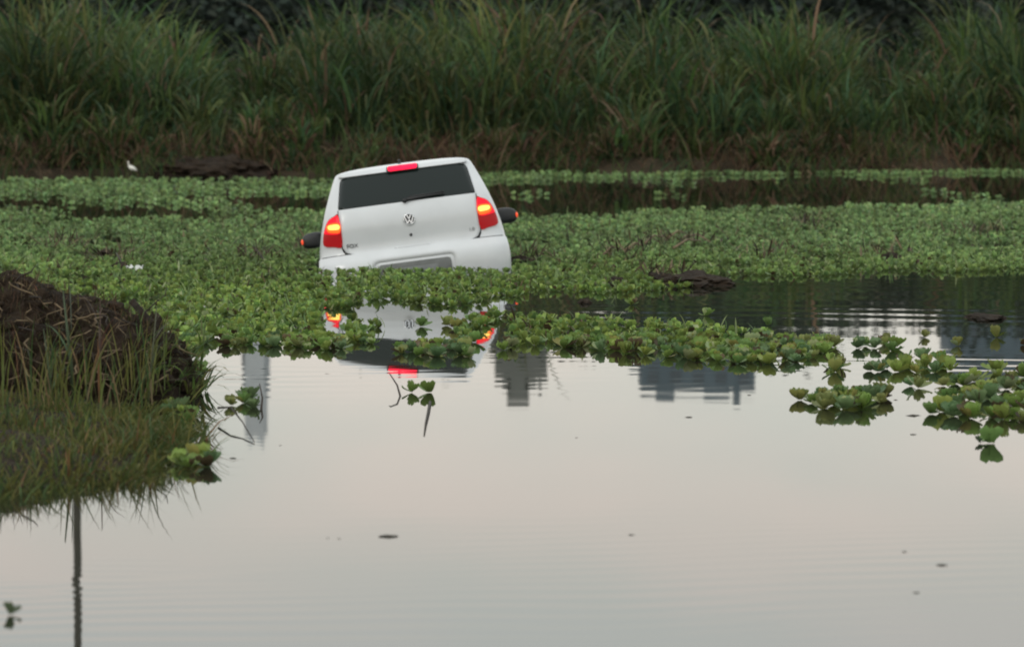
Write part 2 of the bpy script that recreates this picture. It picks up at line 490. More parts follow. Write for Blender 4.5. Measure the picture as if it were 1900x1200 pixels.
def building(px0, px1, y_mirror, dist, m, label, shoulders=None, floors=9, bays=4):
    """an apartment block behind the wood; y_mirror = pixel row where its top is mirrored in the pond"""
    x0, x1 = (px0 - 950) / FPX * dist, (px1 - 950) / FPX * dist
    top = (y_mirror - YH) / FPX * dist - CAM_H
    w = x1 - x0; dep = max(w * 0.8, 6.0)
    root = empty('apartment_building', ((x0 + x1) / 2, dist, 0.9))
    tag(root, label, 'building', 'far buildings mirrored in the pond')
    hh = top - 0.9
    bm = bmesh.new(); box_bm(bm, (0, dep / 2, hh / 2), (w, dep, hh)); link('wall', bm_mesh('wall', bm, False), m, root)
    bm = bmesh.new(); box_bm(bm, (0, dep / 2, hh + 0.2), (w + 0.06, dep + 0.06, 0.4)); link('roof', bm_mesh('roof', bm, False), m, root)
    for sgn, ww, kk in ((-1, 0.10, 0.93), (1, 0.13, 0.88), (-1, 0.17, 0.80)):
        bm = bmesh.new(); box_bm(bm, (sgn * (w / 2 + w * ww / 2), dep * 0.6 + sgn, hh * kk / 2), (w * ww - 0.02, dep * 0.7, hh * kk)); link('annex', bm_mesh('annex', bm, False), m, root)
    for xx, ww, tt in ((-0.28, 0.16, 0.9), (0.18, 0.22, 0.7), (0.36, 0.05, 1.4)):
        bm = bmesh.new(); box_bm(bm, (w * xx, dep * 0.4, hh + 0.4 + tt / 2), (w * ww, dep * 0.3, tt)); link('roof_housing', bm_mesh('roof_housing', bm, False), m, root)
    if shoulders:
        fh = (shoulders - YH) / FPX * dist - CAM_H - top
        bm = bmesh.new(); box_bm(bm, (-w * 0.06, dep / 2, hh + 0.4 + fh / 2), (w * 0.42, dep * 0.5, fh)); link('stair_tower', bm_mesh('stair_tower', bm, False), m, root)
    bm = bmesh.new(); box_bm(bm, (0, 0, 0), (w / bays * 0.5, 0.06, 1.3)); pane = bm_mesh('window', bm, False); pane.materials.append(m if bays < 3 else M['pane'])
    for i in range(floors):
        for j in range(bays):
            o = link('window', pane, None, root)
            o.location = (-w / 2 + (j + 0.5) * w / bays, -0.02, hh * (i + 0.6) / floors)
    return root
building(918, 1016, 702, 350, M['tower_dark'], 'dark stepped building mirrored in the water right of the car', shoulders=748, floors=8, bays=2)
building(1192, 1402, 722, 360, M['tower_blue'], 'wide blue-grey building mirrored in the water in front of the plant band', floors=9, bays=5)
building(1792, 2040, 700, 380, M['tower_blue'], 'blue-grey building mirrored in the water at the right edge', floors=9, bays=6)
building(452, 488, 808, 420, M['tower_pale'], 'slender pale tower mirrored in the water beside the grassy mound', floors=11, bays=1)

def build_pole():
    d = 76.0
    x = (138 - 950) / FPX * d
    root = empty('utility_pole', (x, d, 0.7))
    tag(root, 'slender pole behind the tall grass, mirrored at the lower left', 'pole')
    bm = bmesh.new(); tube_bm(bm, [(0, 0, -0.2), (0, 0, 7), (0, 0, 14)], [0.10, 0.09, 0.075], 10); link('post', bm_mesh('post', bm), M['pole'], root)
    bm = bmesh.new(); box_bm(bm, (0, 0.1, 13.3), (1.9, 0.09, 0.1)); link('crossarm', bm_mesh('crossarm', bm, False), M['pole'], root)
    for u in (-0.85, -0.35, 0.35, 0.85):
        bm = bmesh.new(); tube_bm(bm, [(u, 0.1, 13.35), (u, 0.1, 13.45), (u, 0.1, 13.52)], [0.03, 0.045, 0.02], 8); link('insulator', bm_mesh('insulator', bm), M['pole'], root)
build_pole()

# ------------------------------------------------------------------ near bank (left) and the turned-up earth mound
def near_edge(y):
    """x of the right-hand shore of the grassy spit at distance y"""
    pts_y = [12.6, 13.25, 13.55, 13.75, 14.2, 14.7, 15.4, 16.2, 17.0, 17.7, 18.2, 19.0, 19.8]
    pts_x = [-9.0, -5.0, -2.7, -2.08, -1.66, -1.52, -1.54, -1.62, -1.78, -1.92, -1.80, -1.82, -2.4]
    return np.interp(y, pts_y, pts_x)

def build_near_bank():
    ys = np.arange(12.0, 20.3, 0.15)
    ts = np.concatenate([np.array([-0.35, -0.15, 0, 0.1, 0.25, 0.45, 0.7, 1.0, 1.5, 2.2, 3.2, 5, 9])])
    Y, T = np.meshgrid(ys, ts, indexing='ij')
    X = near_edge(Y) - T
    Z = 0.16 * (1 - np.exp(-np.clip(T, 0, None) / 0.7)) + np.clip(T, -0.4, 0) * 0.5 + 0.0
    endf = np.clip((Y - 12.2) / 1.2, 0, 1) * np.clip((20.2 - Y) / 0.6, 0, 1)
    Z = Z * endf - 0.12 * (1 - endf) + 0.02 * smooth_noise(X, Y, 0.6, 0.6, 61) * (T > 0) - 0.01
    n, m = X.shape
    idx = np.arange(n * m).reshape(n, m)
    f = np.stack([idx[:-1, :-1], idx[:-1, 1:], idx[1:, 1:], idx[1:, :-1]], -1).reshape(-1, 4)
    return link('near_bank', np_mesh('near_bank', np.stack([X, Y, Z], -1).reshape(-1, 3), f[:, ::-1]), M['soil'])
tag(build_near_bank(), 'low muddy spit under the grass at the left', kind='structure')

MOUND_Y = 18.25
def mound_top(x):
    return np.interp(x, [-6, -4.4, -3.3, -2.82, -2.66, -2.54, -2.38, -2.14, -2.02, -1.90, -1.81, -1.73, -1.66],
                        [0.28, 0.45, 0.54, 0.58, 0.605, 0.58, 0.51, 0.465, 0.42, 0.36, 0.285, 0.17, 0.03])
def build_mound():
    root = empty('earth_mound', (-2.6, MOUND_Y, 0.1))
    tag(root, 'dark heap of turned-up earth and roots behind the grass at the left', 'mound')
    xs = np.arange(-6, -1.655, 0.028)
    th = np.linspace(-0.12, math.pi + 0.12, 46)
    v = []
    for x in xs:
        ht = float(mound_top(x)); dep = 0.75 * (0.55 + 0.6 * ht)
        if x > -1.8: dep *= max(0.25, (-1.60 - x) / 0.2)
        for t in th:
            p = Vector((x, MOUND_Y - dep * math.cos(t) * (1.0 if math.cos(t) > 0 else 0.8), max(-0.1, ht * math.sin(t)) if math.sin(t) > 0 else -0.1))
            nrm = Vector((0.25 if x > -1.9 else 0.05, -math.cos(t), math.sin(t)))
            a = mnoise.fractal(p * 3.2, 0.9, 2.0, 4) * 0.075
            b = abs(mnoise.noise(p * 10)) * 0.085 + abs(mnoise.noise(p * 26 + Vector((3, 1, 7)))) * 0.05
            p = p + Vector((0.05 * mnoise.noise(p * 9 + Vector((9, 9, 2))), 0, 0)) + nrm * (a + b - 0.03) * (0.4 + 0.6 * min(1, max(0, math.sin(t)) * 2))
            v.append(p - root.location)
    n, m = len(xs), len(th)
    idx = np.arange(n * m).reshape(n, m)
    f = np.stack([idx[:-1, :-1], idx[:-1, 1:], idx[1:, 1:], idx[1:, :-1]], -1).reshape(-1, 4)
    link('earth', np_mesh('earth', np.array([tuple(p) for p in v]), f, smooth=False), M['soil'], root)
    # clods lying on it
    for i in range(46):
        x = random.uniform(-2.9, -1.70); t = random.uniform(0.2, 1.7)
        ht = float(mound_top(x)); dep = 0.75 * (0.55 + 0.6 * ht)
        if x > -1.8: dep *= max(0.25, (-1.60 - x) / 0.2)
        bm = bmesh.new(); bmesh.ops.create_icosphere(bm, subdivisions=2, radius=random.uniform(0.02, 0.06))
        for q in bm.verts:
            q.co *= 1 + 0.5 * mnoise.noise(q.co * 28 + Vector((i, 0, 0)))
            q.co.z *= 0.7
        o = link('clod', bm_mesh('clod', bm, False), M['soil'], root)
        o.location = Vector((x, MOUND_Y - dep * math.cos(t), ht * math.sin(t))) - root.location
    # pale and reddish root stems tangled over the face
    for i in range(90):
        x = random.uniform(-2.95, -1.66); t = random.uniform(0.15, 1.5)
        ht = float(mound_top(x)); dep = 0.8 * (0.55 + 0.6 * ht)
        if x > -1.8: dep *= max(0.3, (-1.60 - x) / 0.2)
        p = Vector((x, MOUND_Y - dep * math.cos(t) - 0.03, ht * math.sin(t) + 0.02)) - root.location
        d = Vector((random.uniform(-1, 1), random.uniform(-0.5, 0.1), random.uniform(-0.8, 0.9))).normalized()
        ln = random.uniform(0.08, 0.28); pts = []
        for k in range(5):
            pts.append(p + d * ln * k / 4 + Vector((0.02 * math.sin(k * 2 + i), -0.02 * math.sin(k / 4 * math.pi), -0.04 * (k / 4) ** 2)))
        r = random.uniform(0.002, 0.006)
        bm = bmesh.new(); tube_bm(bm, pts, [r, r, r * .9, r * .7, r * .4], 5)
        link('root', bm_mesh('root', bm), M['straw'] if i % 3 else M['wood'], root)
    # straw and fibrous roots bristling all over the heap
    n = 2600
    x = RNG.uniform(-3.3, -1.68, n); t = RNG.uniform(0.1, 2.0, n)
    ht = mound_top(x); dep = 0.75 * (0.55 + 0.6 * ht)
    dep = np.where(x > -1.84, dep * np.clip((-1.64 - x) / 0.2, 0.25, 1), dep)
    base = np.stack([x - root.location.x, MOUND_Y - dep * np.cos(t) - 0.01 - root.location.y, ht * np.sin(t) - root.location.z], -1)
    c = pick([(0.045, 0.032, 0.021), (0.075, 0.052, 0.034), (0.15, 0.11, 0.065), (0.10, 0.06, 0.042), (0.07, 0.085, 0.03)], n, 0.3, [0.36, 0.28, 0.12, 0.12, 0.12])
    v, f, cc = blades(base, RNG.uniform(0.03, 0.15, n), RNG.normal(-1.5, 1.3, n), RNG.uniform(0.2, 1.8, n), RNG.uniform(-0.6, 1.6, n), RNG.uniform(0.003, 0.009, n), c, seg=3)
    tag(link('fibrous_roots', np_mesh('fibrous_roots', v, f, cc), M['blade'], root), kind='stuff')
    # a flat dead leaf sheath standing out of the crest
    bm = bmesh.new(); box_bm(bm, (0, 0, 0), (0.035, 0.012, 0.16), Matrix.Rotation(R(-42), 4, 'Y'))
    p = at_depth(262, 578, MOUND_Y - 0.1) - root.location
    o = link('sheath', bm_mesh('sheath', bm, False), M['wood'], root); o.location = p
build_mound()

def build_near_grass():
    parts = []
    G = [(0.098, 0.114, 0.030), (0.114, 0.122, 0.034), (0.078, 0.102, 0.030), (0.145, 0.136, 0.044), (0.064, 0.106, 0.038)]
    D = [(0.19, 0.125, 0.062), (0.17, 0.085, 0.042), (0.22, 0.165, 0.095)]
    # tufts all over the spit in front of the mound
    n = 12500
    y = 13.45 + 3.7 * RNG.uniform(0, 1, n) ** 1.05
    t = RNG.uniform(0, 1, n) ** 1.2 * 2.2 - 0.22 * RNG.uniform(0, 1, n)
    x = near_edge(y) - t
    y = y - 0.55 * RNG.uniform(0, 1, n) ** 2 * (t < 0.5)
    z = 0.16 * (1 - np.exp(-np.clip(near_edge(y) - x, 0, None) / 0.7)) - 0.03
    base = np.stack([x, y, z], -1)
    edge = np.clip(1 - t / 0.5, 0, 1)
    az = np.where(RNG.uniform(size=n) < edge * 0.75, RNG.normal(-0.9, 0.9, n), RNG.uniform(0, 6.28, n))
    clump = 0.75 + 0.35 * smooth_noise(x, y, 0.8, 0.9, 71)
    h = RNG.uniform(0.08, 0.26, n) * RNG.choice([0.7, 1.0, 1.35], n, p=[0.4, 0.45, 0.15]) * np.clip(clump + 0.25 * smooth_noise(x, y, 0.35, 0.5, 73), 0.35, 1.5) * np.interp(y, [13.5, 14.2, 15.2, 17.2], [0.50, 0.72, 0.85, 0.45])
    c = pick(G, n, 0.28)
    k = RNG.uniform(size=n) < 0.05 + 0.14 * np.clip(smooth_noise(x, y, 0.7, 0.8, 72), 0, 1)
    c[k] = pick(D, int(k.sum()))
    parts.append(blades(base, h, az, RNG.uniform(0.0, 0.4, n) + edge * 0.25, RNG.uniform(0.2, 1.9, n), RNG.uniform(0.005, 0.012, n), c, seg=4))
    # longer blades leaning out over the water along the shore
    n = 420
    y = RNG.uniform(13.4, 17.4, n)
    x = near_edge(y) - RNG.uniform(-0.05, 0.20, n)
    base = np.stack([x, y, np.full(n, 0.0)], -1)
    az = RNG.normal(-0.8, 0.75, n)
    parts.append(blades(base, RNG.uniform(0.08, 0.24, n) * RNG.uniform(0.5, 1.1, n), az, RNG.uniform(0.1, 0.8, n), RNG.uniform(0.7, 2.2, n), RNG.uniform(0.006, 0.013, n), pick(G, n, 0.25), seg=5))
    # tall stems standing up in front of the earth mound
    n = 210
    x = RNG.uniform(-3.1, -1.70, n); y = RNG.uniform(16.0, 17.6, n)
    base = np.stack([x, y, np.full(n, 0.10)], -1)
    c = pick(G, n, 0.3); k = RNG.uniform(size=n) < 0.15; c[k] = pick(D, int(k.sum()))
    parts.append(blades(base, RNG.uniform(0.18, 0.46, n), RNG.uniform(0, 6.28, n), RNG.uniform(0, 0.28, n), RNG.uniform(0.1, 1.0, n), RNG.uniform(0.006, 0.013, n), c, seg=5))
    # broad leaves spilling off the right end of the mound
    n = 150
    x = RNG.uniform(-1.95, -1.62, n); y = RNG.uniform(17.6, 18.6, n)
    base = np.stack([x, y, np.clip(mound_top(x) * RNG.uniform(0.1, 0.9, n), 0.0, None)], -1)
    parts.append(blades(base, RNG.uniform(0.10, 0.30, n), RNG.normal(-0.5, 0.8, n), RNG.uniform(0.0, 0.9, n), RNG.uniform(0.4, 2.2, n), RNG.uniform(0.008, 0.020, n), pick(G + [(0.12, 0.19, 0.05), (0.09, 0.16, 0.05)], n, 0.25), seg=6))
    n = 420
    x = RNG.uniform(-3.2, -1.66, n); y = MOUND_Y + RNG.uniform(-0.25, 0.3, n)
    keep = (x < -2.45) | (RNG.uniform(size=n) < 0.35); x, y = x[keep], y[keep]; n = len(x)
    base = np.stack([x, y, mound_top(x) * 0.93], -1)
    parts.append(blades(base, RNG.uniform(0.04, 0.14, n), RNG.uniform(0, 6.28, n), RNG.uniform(0.1, 0.8, n), RNG.uniform(0.2, 1.6, n), RNG.uniform(0.003, 0.008, n), pick(G + D, n, 0.25), seg=4))
    o = link('bank_grass', np_mesh('bank_grass', *merge(parts)), M['blade'])
    tag(o, 'olive green grass drooping into the water at the left', 'grass', kind='stuff')
build_near_grass()

def reed_stalk(px, py_base, py_top, y, label, wide=0.016, tilt=0.03, col=(0.07, 0.10, 0.05)):
    b = at_depth(px, py_base, y); tp = at_depth(px, py_top, y)
    ln = tp.z - 0.06
    root = empty('reed', (b.x, y, 0.06)); tag(root, label, 'reed', 'upright reeds before the mound')
    bm = bmesh.new(); tube_bm(bm, [(0, 0, 0), (tilt * ln * .5, 0, ln * .5), (tilt * ln, 0, ln)], [wide * .5, wide * .42, wide * .15], 6)
    o = link('stem', bm_mesh('stem', bm), M['leaf_obj'], root); o.color = (*col, 1)
    for k in range(4):
        az = random.uniform(0, 6.28)
        v, f, c = blades(np.array([[tilt * ln * .3, 0, ln * (0.15 + 0.17 * k)]]), np.array([ln * 0.5]), np.array([az]), np.array([0.2]), np.array([1.1]), np.array([wide * 0.9]), np.array([col]), seg=5)
        o = link('leaf', np_mesh('reed_leaf', v, f), M['leaf_obj'], root); o.color = (*[q * random.uniform(.8, 1.2) for q in col], 1)
reed_stalk(140, 760, 538, 17.0, 'tallest green reed standing before the earth mound', 0.020, -0.10)
reed_stalk(186, 770, 552, 17.1, 'reddish reed stem standing right of the tallest reed', 0.012, 0.01, (0.09, 0.055, 0.04))
reed_stalk(275, 770, 570, 17.2, 'pale thin reed leaning before the right end of the mound', 0.012, 0.10, (0.11, 0.12, 0.07))
reed_stalk(100, 780, 610, 16.8, 'short green reed left of the tallest reed', 0.012, -0.12)
reed_stalk(372, 690, 588, 18.9, 'bright green reed tuft at the right end of the mound', 0.016, 0.10, (0.09, 0.14, 0.03))

# ------------------------------------------------------------------ the car
CAR_ROLL, CAR_PITCH = R(7.3), R(5.4)
ZE = 0.98                                   # height of the tailgate emblem above the tyres
TABZ  = [0.18, 0.30, 0.42, 0.55, 0.65, 0.73, 0.80, 0.90, 0.98, 1.06, 1.14, 1.28, 1.42, 1.455]
TABW  = [0.74, 0.79, 0.812, 0.822, 0.824, 0.820, 0.812, 0.792, 0.772, 0.748, 0.722, 0.670, 0.612, 0.592]
TABYR = [0.16, 0.08, 0.03, 0.00, 0.008, 0.072, 0.082, 0.066, 0.058, 0.070, 0.10, 0.185, 0.28, 0.31]
TABYF = [3.55, 3.68, 3.74, 3.76, 3.72, 3.60, 3.42, 3.05, 2.84, 2.70, 2.58, 2.34, 2.08, 1.98]
TABR  = [0.20, 0.22, 0.24, 0.25, 0.25, 0.25, 0.25, 0.24, 0.23, 0.21, 0.19, 0.16, 0.13, 0.12]
def _tab(tab, z):
    # smooth interpolation through the table
    i = max(0, min(len(TABZ) - 2, int(np.searchsorted(TABZ, z)) - 1))
    z0, z1 = TABZ[i], TABZ[i + 1]
    t = min(1.0, max(0.0, (z - z0) / (z1 - z0)))
    m0 = (tab[i + 1] - tab[max(i - 1, 0)]) / (TABZ[i + 1] - TABZ[max(i - 1, 0)])
    j = min(i + 2, len(TABZ) - 1)
    m1 = (tab[j] - tab[i]) / (TABZ[j] - TABZ[i])
    h = z1 - z0
    return ((2 * t**3 - 3 * t**2 + 1) * tab[i] + (t**3 - 2 * t**2 + t) * h * m0 + (-2 * t**3 + 3 * t**2) * tab[i + 1] + (t**3 - t**2) * h * m1)

def rear_y(u, z):
    w, yr, r = _tab(TABW, z), _tab(TABYR, z), _tab(TABR, z)
    a = min(abs(u), w - 1e-4)
    y = yr + 0.045 * (a / w) ** 2
    s = (a - (w - r)) / r
    if s > 0:
        y += 0.75 * r * (1 - math.sqrt(max(0.0, 1 - s ** 2.4)))
    return y

def car_body_mesh():
    rings = []
    zs = list(np.arange(0.18, 1.455, 0.025)) + [1.455]
    def ring(z, w, yr_f, yf, r, zoff=0.0):
        pts = []
        us = [w * q for q in (0, .15, .3, .45, .58, .68, .76, .82, .87, .91, .945, .97, .987, .997, 1.0)]
        right = [(u, yr_f(u)) for u in us]
        ys_end = right[-1][1]
        yfr = yf - 0.45
        side = [(w - 0.0 * k, ys_end + (yfr - ys_end) * k / 12) for k in range(1, 12)]
        front = []
        for k in range(0, 13):
            a = k / 12 * math.pi / 2
            front.append((w * math.cos(a) ** 0.55, yfr + 0.45 * math.sin(a)))
        half = right + side + front
        other = [(-x, y) for x, y in reversed(half[1:-1])]
        return [(x, y, z + zoff) for x, y in half + other]
    for z in zs:
        w = _tab(TABW, z); yf = _tab(TABYF, z); r = _tab(TABR, z)
        rings.append(ring(z, w, lambda u, z=z: rear_y(u, z), yf, r))
    z0 = 1.455; w0 = _tab(TABW, z0)
    for w, dz in ((0.575, 0.012), (0.55, 0.022), (0.50, 0.033), (0.42, 0.044), (0.30, 0.055), (0.16, 0.062), (0.05, 0.065)):
        ins = (w0 - w)
        k = w / w0
        yf = _tab(TABYF, z0) - ins * 1.3
        rings.append(ring(z0 + dz, w, lambda u, k=k, ins=ins: rear_y(u / k, z0) + ins * 0.9, yf, 0.1))
    n = len(rings[0])
    bm = bmesh.new()
    V = [[bm.verts.new(p) for p in rg] for rg in rings]
    for i in range(len(V) - 1):
        for j in range(n):
            bm.faces.new((V[i][j], V[i][(j + 1) % n], V[i + 1][(j + 1) % n], V[i + 1][j]))
    bm.faces.new(V[-1]); bm.faces.new(list(reversed(V[0])))
    return bm_mesh('body', bm)

def catmull(pts, per=6, closed=True):
    out = []; n = len(pts)
    for i in range(n):
        p0, p1, p2, p3 = pts[(i - 1) % n], pts[i], pts[(i + 1) % n], pts[(i + 2) % n]
        for k in range(per):
            t = k / per
            out.append(tuple(0.5 * (2 * p1[d] + (p2[d] - p0[d]) * t + (2 * p0[d] - 5 * p1[d] + 4 * p2[d] - p3[d]) * t * t + (3 * p1[d] - p0[d] - 3 * p2[d] + p3[d]) * t ** 3) for d in (0, 1)))
    return out

def round_poly(pts, rad, k=5):
    out = []
    n = len(pts)
    for i in range(n):
        a, b, c = Vector(pts[i - 1]), Vector(pts[i]), Vector(pts[(i + 1) % n])
        r = rad[i] if isinstance(rad, (list, tuple)) else rad
        d1, d2 = (a - b), (c - b)
        r1 = min(r, d1.length * .45); r2 = min(r, d2.length * .45)
        p, q = b + d1.normalized() * r1, b + d2.normalized() * r2
        for j in range(k + 1):
            t = j / k
            out.append(tuple(p * (1 - t) ** 2 + b * 2 * t * (1 - t) + q * t * t))
    return out

def patch(name, outline, off, mat_, parent, rows=16, cols=20, depth=0.02, push=None):
    """a shell in the car's rear surface: outline in (u, v) about the emblem, 'off' metres proud, with a rim going 'depth' inward"""
    vmin = min(p[1] for p in outline) + 1e-4; vmax = max(p[1] for p in outline) - 1e-4
    n = len(outline)
    def span(v):
        xs = []
        for i in range(n):
            (x0, y0), (x1, y1) = outline[i], outline[(i + 1) % n]
            if (y0 <= v < y1) or (y1 <= v < y0):
                xs.append(x0 + (x1 - x0) * (v - y0) / (y1 - y0))
        return (min(xs), max(xs)) if len(xs) > 1 else (0, 0)
    bm = bmesh.new(); G = []
    for i in range(rows + 1):
        t = i / rows
        t = 0.5 - 0.5 * math.cos(math.pi * t)
        v = vmin + (vmax - vmin) * t
        a, b = span(v)
        row = []
        for j in range(cols + 1):
            u = a + (b - a) * j / cols
            z = v + ZE
            e = 0.004
            y = rear_y(u, z)
            nu = (rear_y(u + e, z) - rear_y(u - e, z)) / (2 * e)
            nz = (rear_y(u, z + e) - rear_y(u, z - e)) / (2 * e)
            nu = max(-2.5, min(2.5, nu))
            nv = Vector((nu, -1, nz)).normalized()
            o_ = off + (push(u, v) if push else 0.0)
            row.append(bm.verts.new(Vector((u, y, z)) + nv * o_))
            row[-1].index = 0
        G.append(row)
    for i in range(rows):
        for j in range(cols):
            bm.faces.new((G[i][j], G[i][j + 1], G[i + 1][j + 1], G[i + 1][j]))
    if depth:
        loop = G[0][:] + [G[i][-1] for i in range(1, rows + 1)] + list(reversed(G[-1][:-1])) + [G[i][0] for i in range(rows - 1, 0, -1)]
        back = [bm.verts.new(q.co + Vector((0, depth, 0))) for q in loop]
        m_ = len(loop)
        for i in range(m_):
            bm.faces.new((loop[i], back[i], back[(i + 1) % m_], loop[(i + 1) % m_]))
    return link(name, bm_mesh(name, bm), mat_, parent)

def build_car():
    root = empty('white_hatchback')
    tag(root, 'small white hatchback sunk tilted among the floating plants with rear lights on', 'car')
    rot = Matrix.Rotation(R(2.15), 4, 'Z') @ Matrix.Rotation(-CAR_ROLL, 4, 'Y') @ Matrix.Rotation(-CAR_PITCH, 4, 'X')
    target = at_depth(759, 407, 30.0)
    root.matrix_world = Matrix.Translation(target - rot.to_3x3() @ Vector((0, 0.058, ZE))) @ rot
    link('body', car_body_mesh(), M['paint'], root)
    # tailgate: gap, then panel
    tg = [(-0.598, 0.155), (-0.606, -0.06), (-0.600, -0.17), (-0.575, -0.220), (-0.52, -0.242), (0.52, -0.242), (0.575, -0.220), (0.600, -0.17), (0.606, -0.06), (0.598, 0.155)]
    tgo = [(x * 1.016, y - 0.020 if y < 0 else y) for x, y in tg]
    tail = patch('tailgate', tg, 0.009, M['paint'], root, 22, 34, 0.012)
    patch('panel_gap', tgo, 0.0025, M['gap'], tail, 16, 24, 0.0)
    # shallow pressed ledge across the tailgate foot and lower grip
    patch('grip', round_poly([(-0.16, -0.236), (0.16, -0.236), (0.15, -0.222), (-0.15, -0.222)], 0.005), 0.012, M['paint'], tail, 4, 12, 0.01)
    # rear window with black surround
    gl = round_poly([(-0.596, 0.158), (0.596, 0.158), (0.548, 0.432), (-0.546, 0.432)], [0.03, 0.03, 0.05, 0.05])
    win = patch('rear_window', gl, 0.010, M['glass'], root, 16, 24, 0.012)
    patch('window_seal', round_poly([(-0.604, 0.150), (0.604, 0.150), (0.555, 0.440), (-0.553, 0.440)], [0.03, 0.03, 0.05, 0.05]), 0.0035, M['plastic'], win, 14, 20, 0.0)
    # roof-edge spoiler lip above the glass
    patch('spoiler', round_poly([(-0.56, 0.434), (0.56, 0.434), (0.552, 0.466), (-0.552, 0.466)], 0.012), 0.022, M['paint'], root, 5, 26, 0.03)
    b = patch('brake_light_housing', round_poly([(-0.142, 0.422), (0.142, 0.422), (0.136, 0.482), (-0.136, 0.482)], 0.022), 0.030, M['plastic'], root, 8, 16, 0.03)
    patch('brake_light', round_poly([(-0.130, 0.427), (0.130, 0.427), (0.124, 0.477), (-0.124, 0.477)], 0.024), 0.036, M['brake'], b, 8, 16, 0.02)
    # tail lights
    for s in (-1, 1):
        out = [(0.600, 0.105), (0.640, 0.106), (0.682, 0.088), (0.716, 0.045), (0.742, -0.020), (0.757, -0.085), (0.757, -0.122), (0.735, -0.142), (0.68, -0.148), (0.602, -0.149)]
        outl = [(s * u, v) for u, v in catmull(out, 4)]
        t = patch('taillight', outl, 0.012, M['lens_dark'], root, 22, 14, 0.02)
        t['label'] = 'lit red taillight on the %s side' % ('left' if s < 0 else 'right')
        up = [(0.604, 0.098), (0.640, 0.099), (0.676, 0.082), (0.706, 0.045), (0.728, -0.005), (0.735, -0.030), (0.604, -0.040)]
        patch('brake_lens', [(s * u, v) for u, v in catmull(up, 4)], 0.0155, M['lens_lit'], t, 14, 12, 0.006)
        am = [(0.610, 0.030), (0.688, 0.033), (0.698, 0.012), (0.684, -0.004), (0.610, -0.008)]
        patch('lit_bulb', [(s * u, v) for u, v in catmull(am, 4)], 0.019, M['lens_amber'], t, 8, 10, 0.004)
        og = [(0.605, 0.042), (0.695, 0.044), (0.712, 0.012), (0.696, -0.026), (0.605, -0.034)]
        patch('bulb_glow_ring', [(s * u, v) for u, v in catmull(og, 4)], 0.0172, M['lens_glow_orange'], t, 8, 10, 0.004)  # ring around the bulb, its fading glow laid on as a patch
    # bumper with plate recess
    def push(u, v):
        a = 1 / (1 + math.exp(-(0.33 - abs(u)) / 0.012)); c = 1 / (1 + math.exp(-(-0.352 - v) / 0.008)); d = 1 / (1 + math.exp(-(v + 0.60) / 0.01))
        return -0.10 * a * c * d
    bp = [(-0.80, -0.246), (-0.70, -0.263), (0.70, -0.263), (0.80, -0.246), (0.815, -0.40), (0.80, -0.60), (0.74, -0.74), (-0.74, -0.74), (-0.80, -0.60), (-0.815, -0.40)]
    bumper = patch('rear_bumper', round_poly(bp, 0.03), 0.027, M['paint'], root, 46, 90, 0.03, push)
    patch('bumper_gap', [(-0.79, -0.232), (0.79, -0.232), (0.79, -0.255), (-0.79, -0.255)], 0.004, M['gap'], bumper, 3, 30, 0.0)
    patch('recess_shade', round_poly([(-0.318, -0.60), (0.318, -0.60), (0.318, -0.366), (-0.318, -0.366)], 0.03), 0.004, M['recess'], bumper, 8, 14, 0.0)  # grey sheet painting the shade inside the body-coloured recess
    patch('number_plate', round_poly([(-0.2, -0.54), (0.2, -0.54), (0.2, -0.41), (-0.2, -0.41)], 0.01), 0.012, M['plate'], bumper, 6, 10, 0.0)
    # wiper
    w = empty('wiper'); w.parent = root
    def yb(u, v, o=0.03): return Vector((u, rear_y(u, v + ZE) - o, v + ZE))
    bm = bmesh.new(); tube_bm(bm, [yb(-0.02, 0.172), yb(0.08, 0.180), yb(0.20, 0.186), yb(0.335, 0.190)], [0.017, 0.013, 0.010, 0.006], 8); link('wiper_arm', bm_mesh('wiper_arm', bm), M['plastic'], w)
    bm = bmesh.new(); tube_bm(bm, [yb(0.02, 0.196, 0.018), yb(0.16, 0.202, 0.018), yb(0.33, 0.206, 0.018)], [0.007, 0.008, 0.006], 6); link('wiper_blade', bm_mesh('wiper_blade', bm), M['plastic'], w)
    bm = bmesh.new(); tube_bm(bm, [yb(-0.018, 0.166, 0.004), yb(-0.018, 0.168, 0.045)], [0.022, 0.018], 12); link('wiper_pivot', bm_mesh('wiper_pivot', bm), M['plastic'], w)
    # emblem: a dark disc with a chrome ring and two stacked chevrons of bars
    yo = rear_y(0, ZE) - 0.009
    em = empty('emblem'); em.parent = root
    bm = bmesh.new(); tube_bm(bm, [(0, yo, ZE), (0, yo - 0.006, ZE)], [0.050, 0.050], 32); link('emblem_disc', bm_mesh('emblem_disc', bm, False), M['dark_badge'], em)
    bm = bmesh.new()
    pts = [(0.046 * math.cos(2 * math.pi * k / 40), yo - 0.007, ZE + 0.046 * math.sin(2 * math.pi * k / 40)) for k in range(41)]
    tube_bm(bm, pts, 0.0048, 6); link('emblem_ring', bm_mesh('emblem_ring', bm), M['chrome'], em)
    bm = bmesh.new()
    def bar(a, b_):
        a, b_ = Vector(a), Vector(b_); d = b_ - a
        box_bm(bm, (((a + b_) / 2).x, yo - 0.008, ZE + ((a + b_) / 2).y), (d.length, 0.006, 0.0085), Matrix.Rotation(-math.atan2(d.y, d.x), 4, 'Y'))
    bar((-0.018, 0.040), (0.0, 0.004)); bar((0.018, 0.040), (0.0, 0.004))
    bar((-0.037, 0.024), (-0.016, -0.036)); bar((0.037, 0.024), (0.016, -0.036)); bar((-0.016, -0.036), (0.0, -0.002)); bar((0.016, -0.036), (0.0, -0.002))
    link('emblem_letters', bm_mesh('emblem_letters', bm, False), M['chrome'], em)
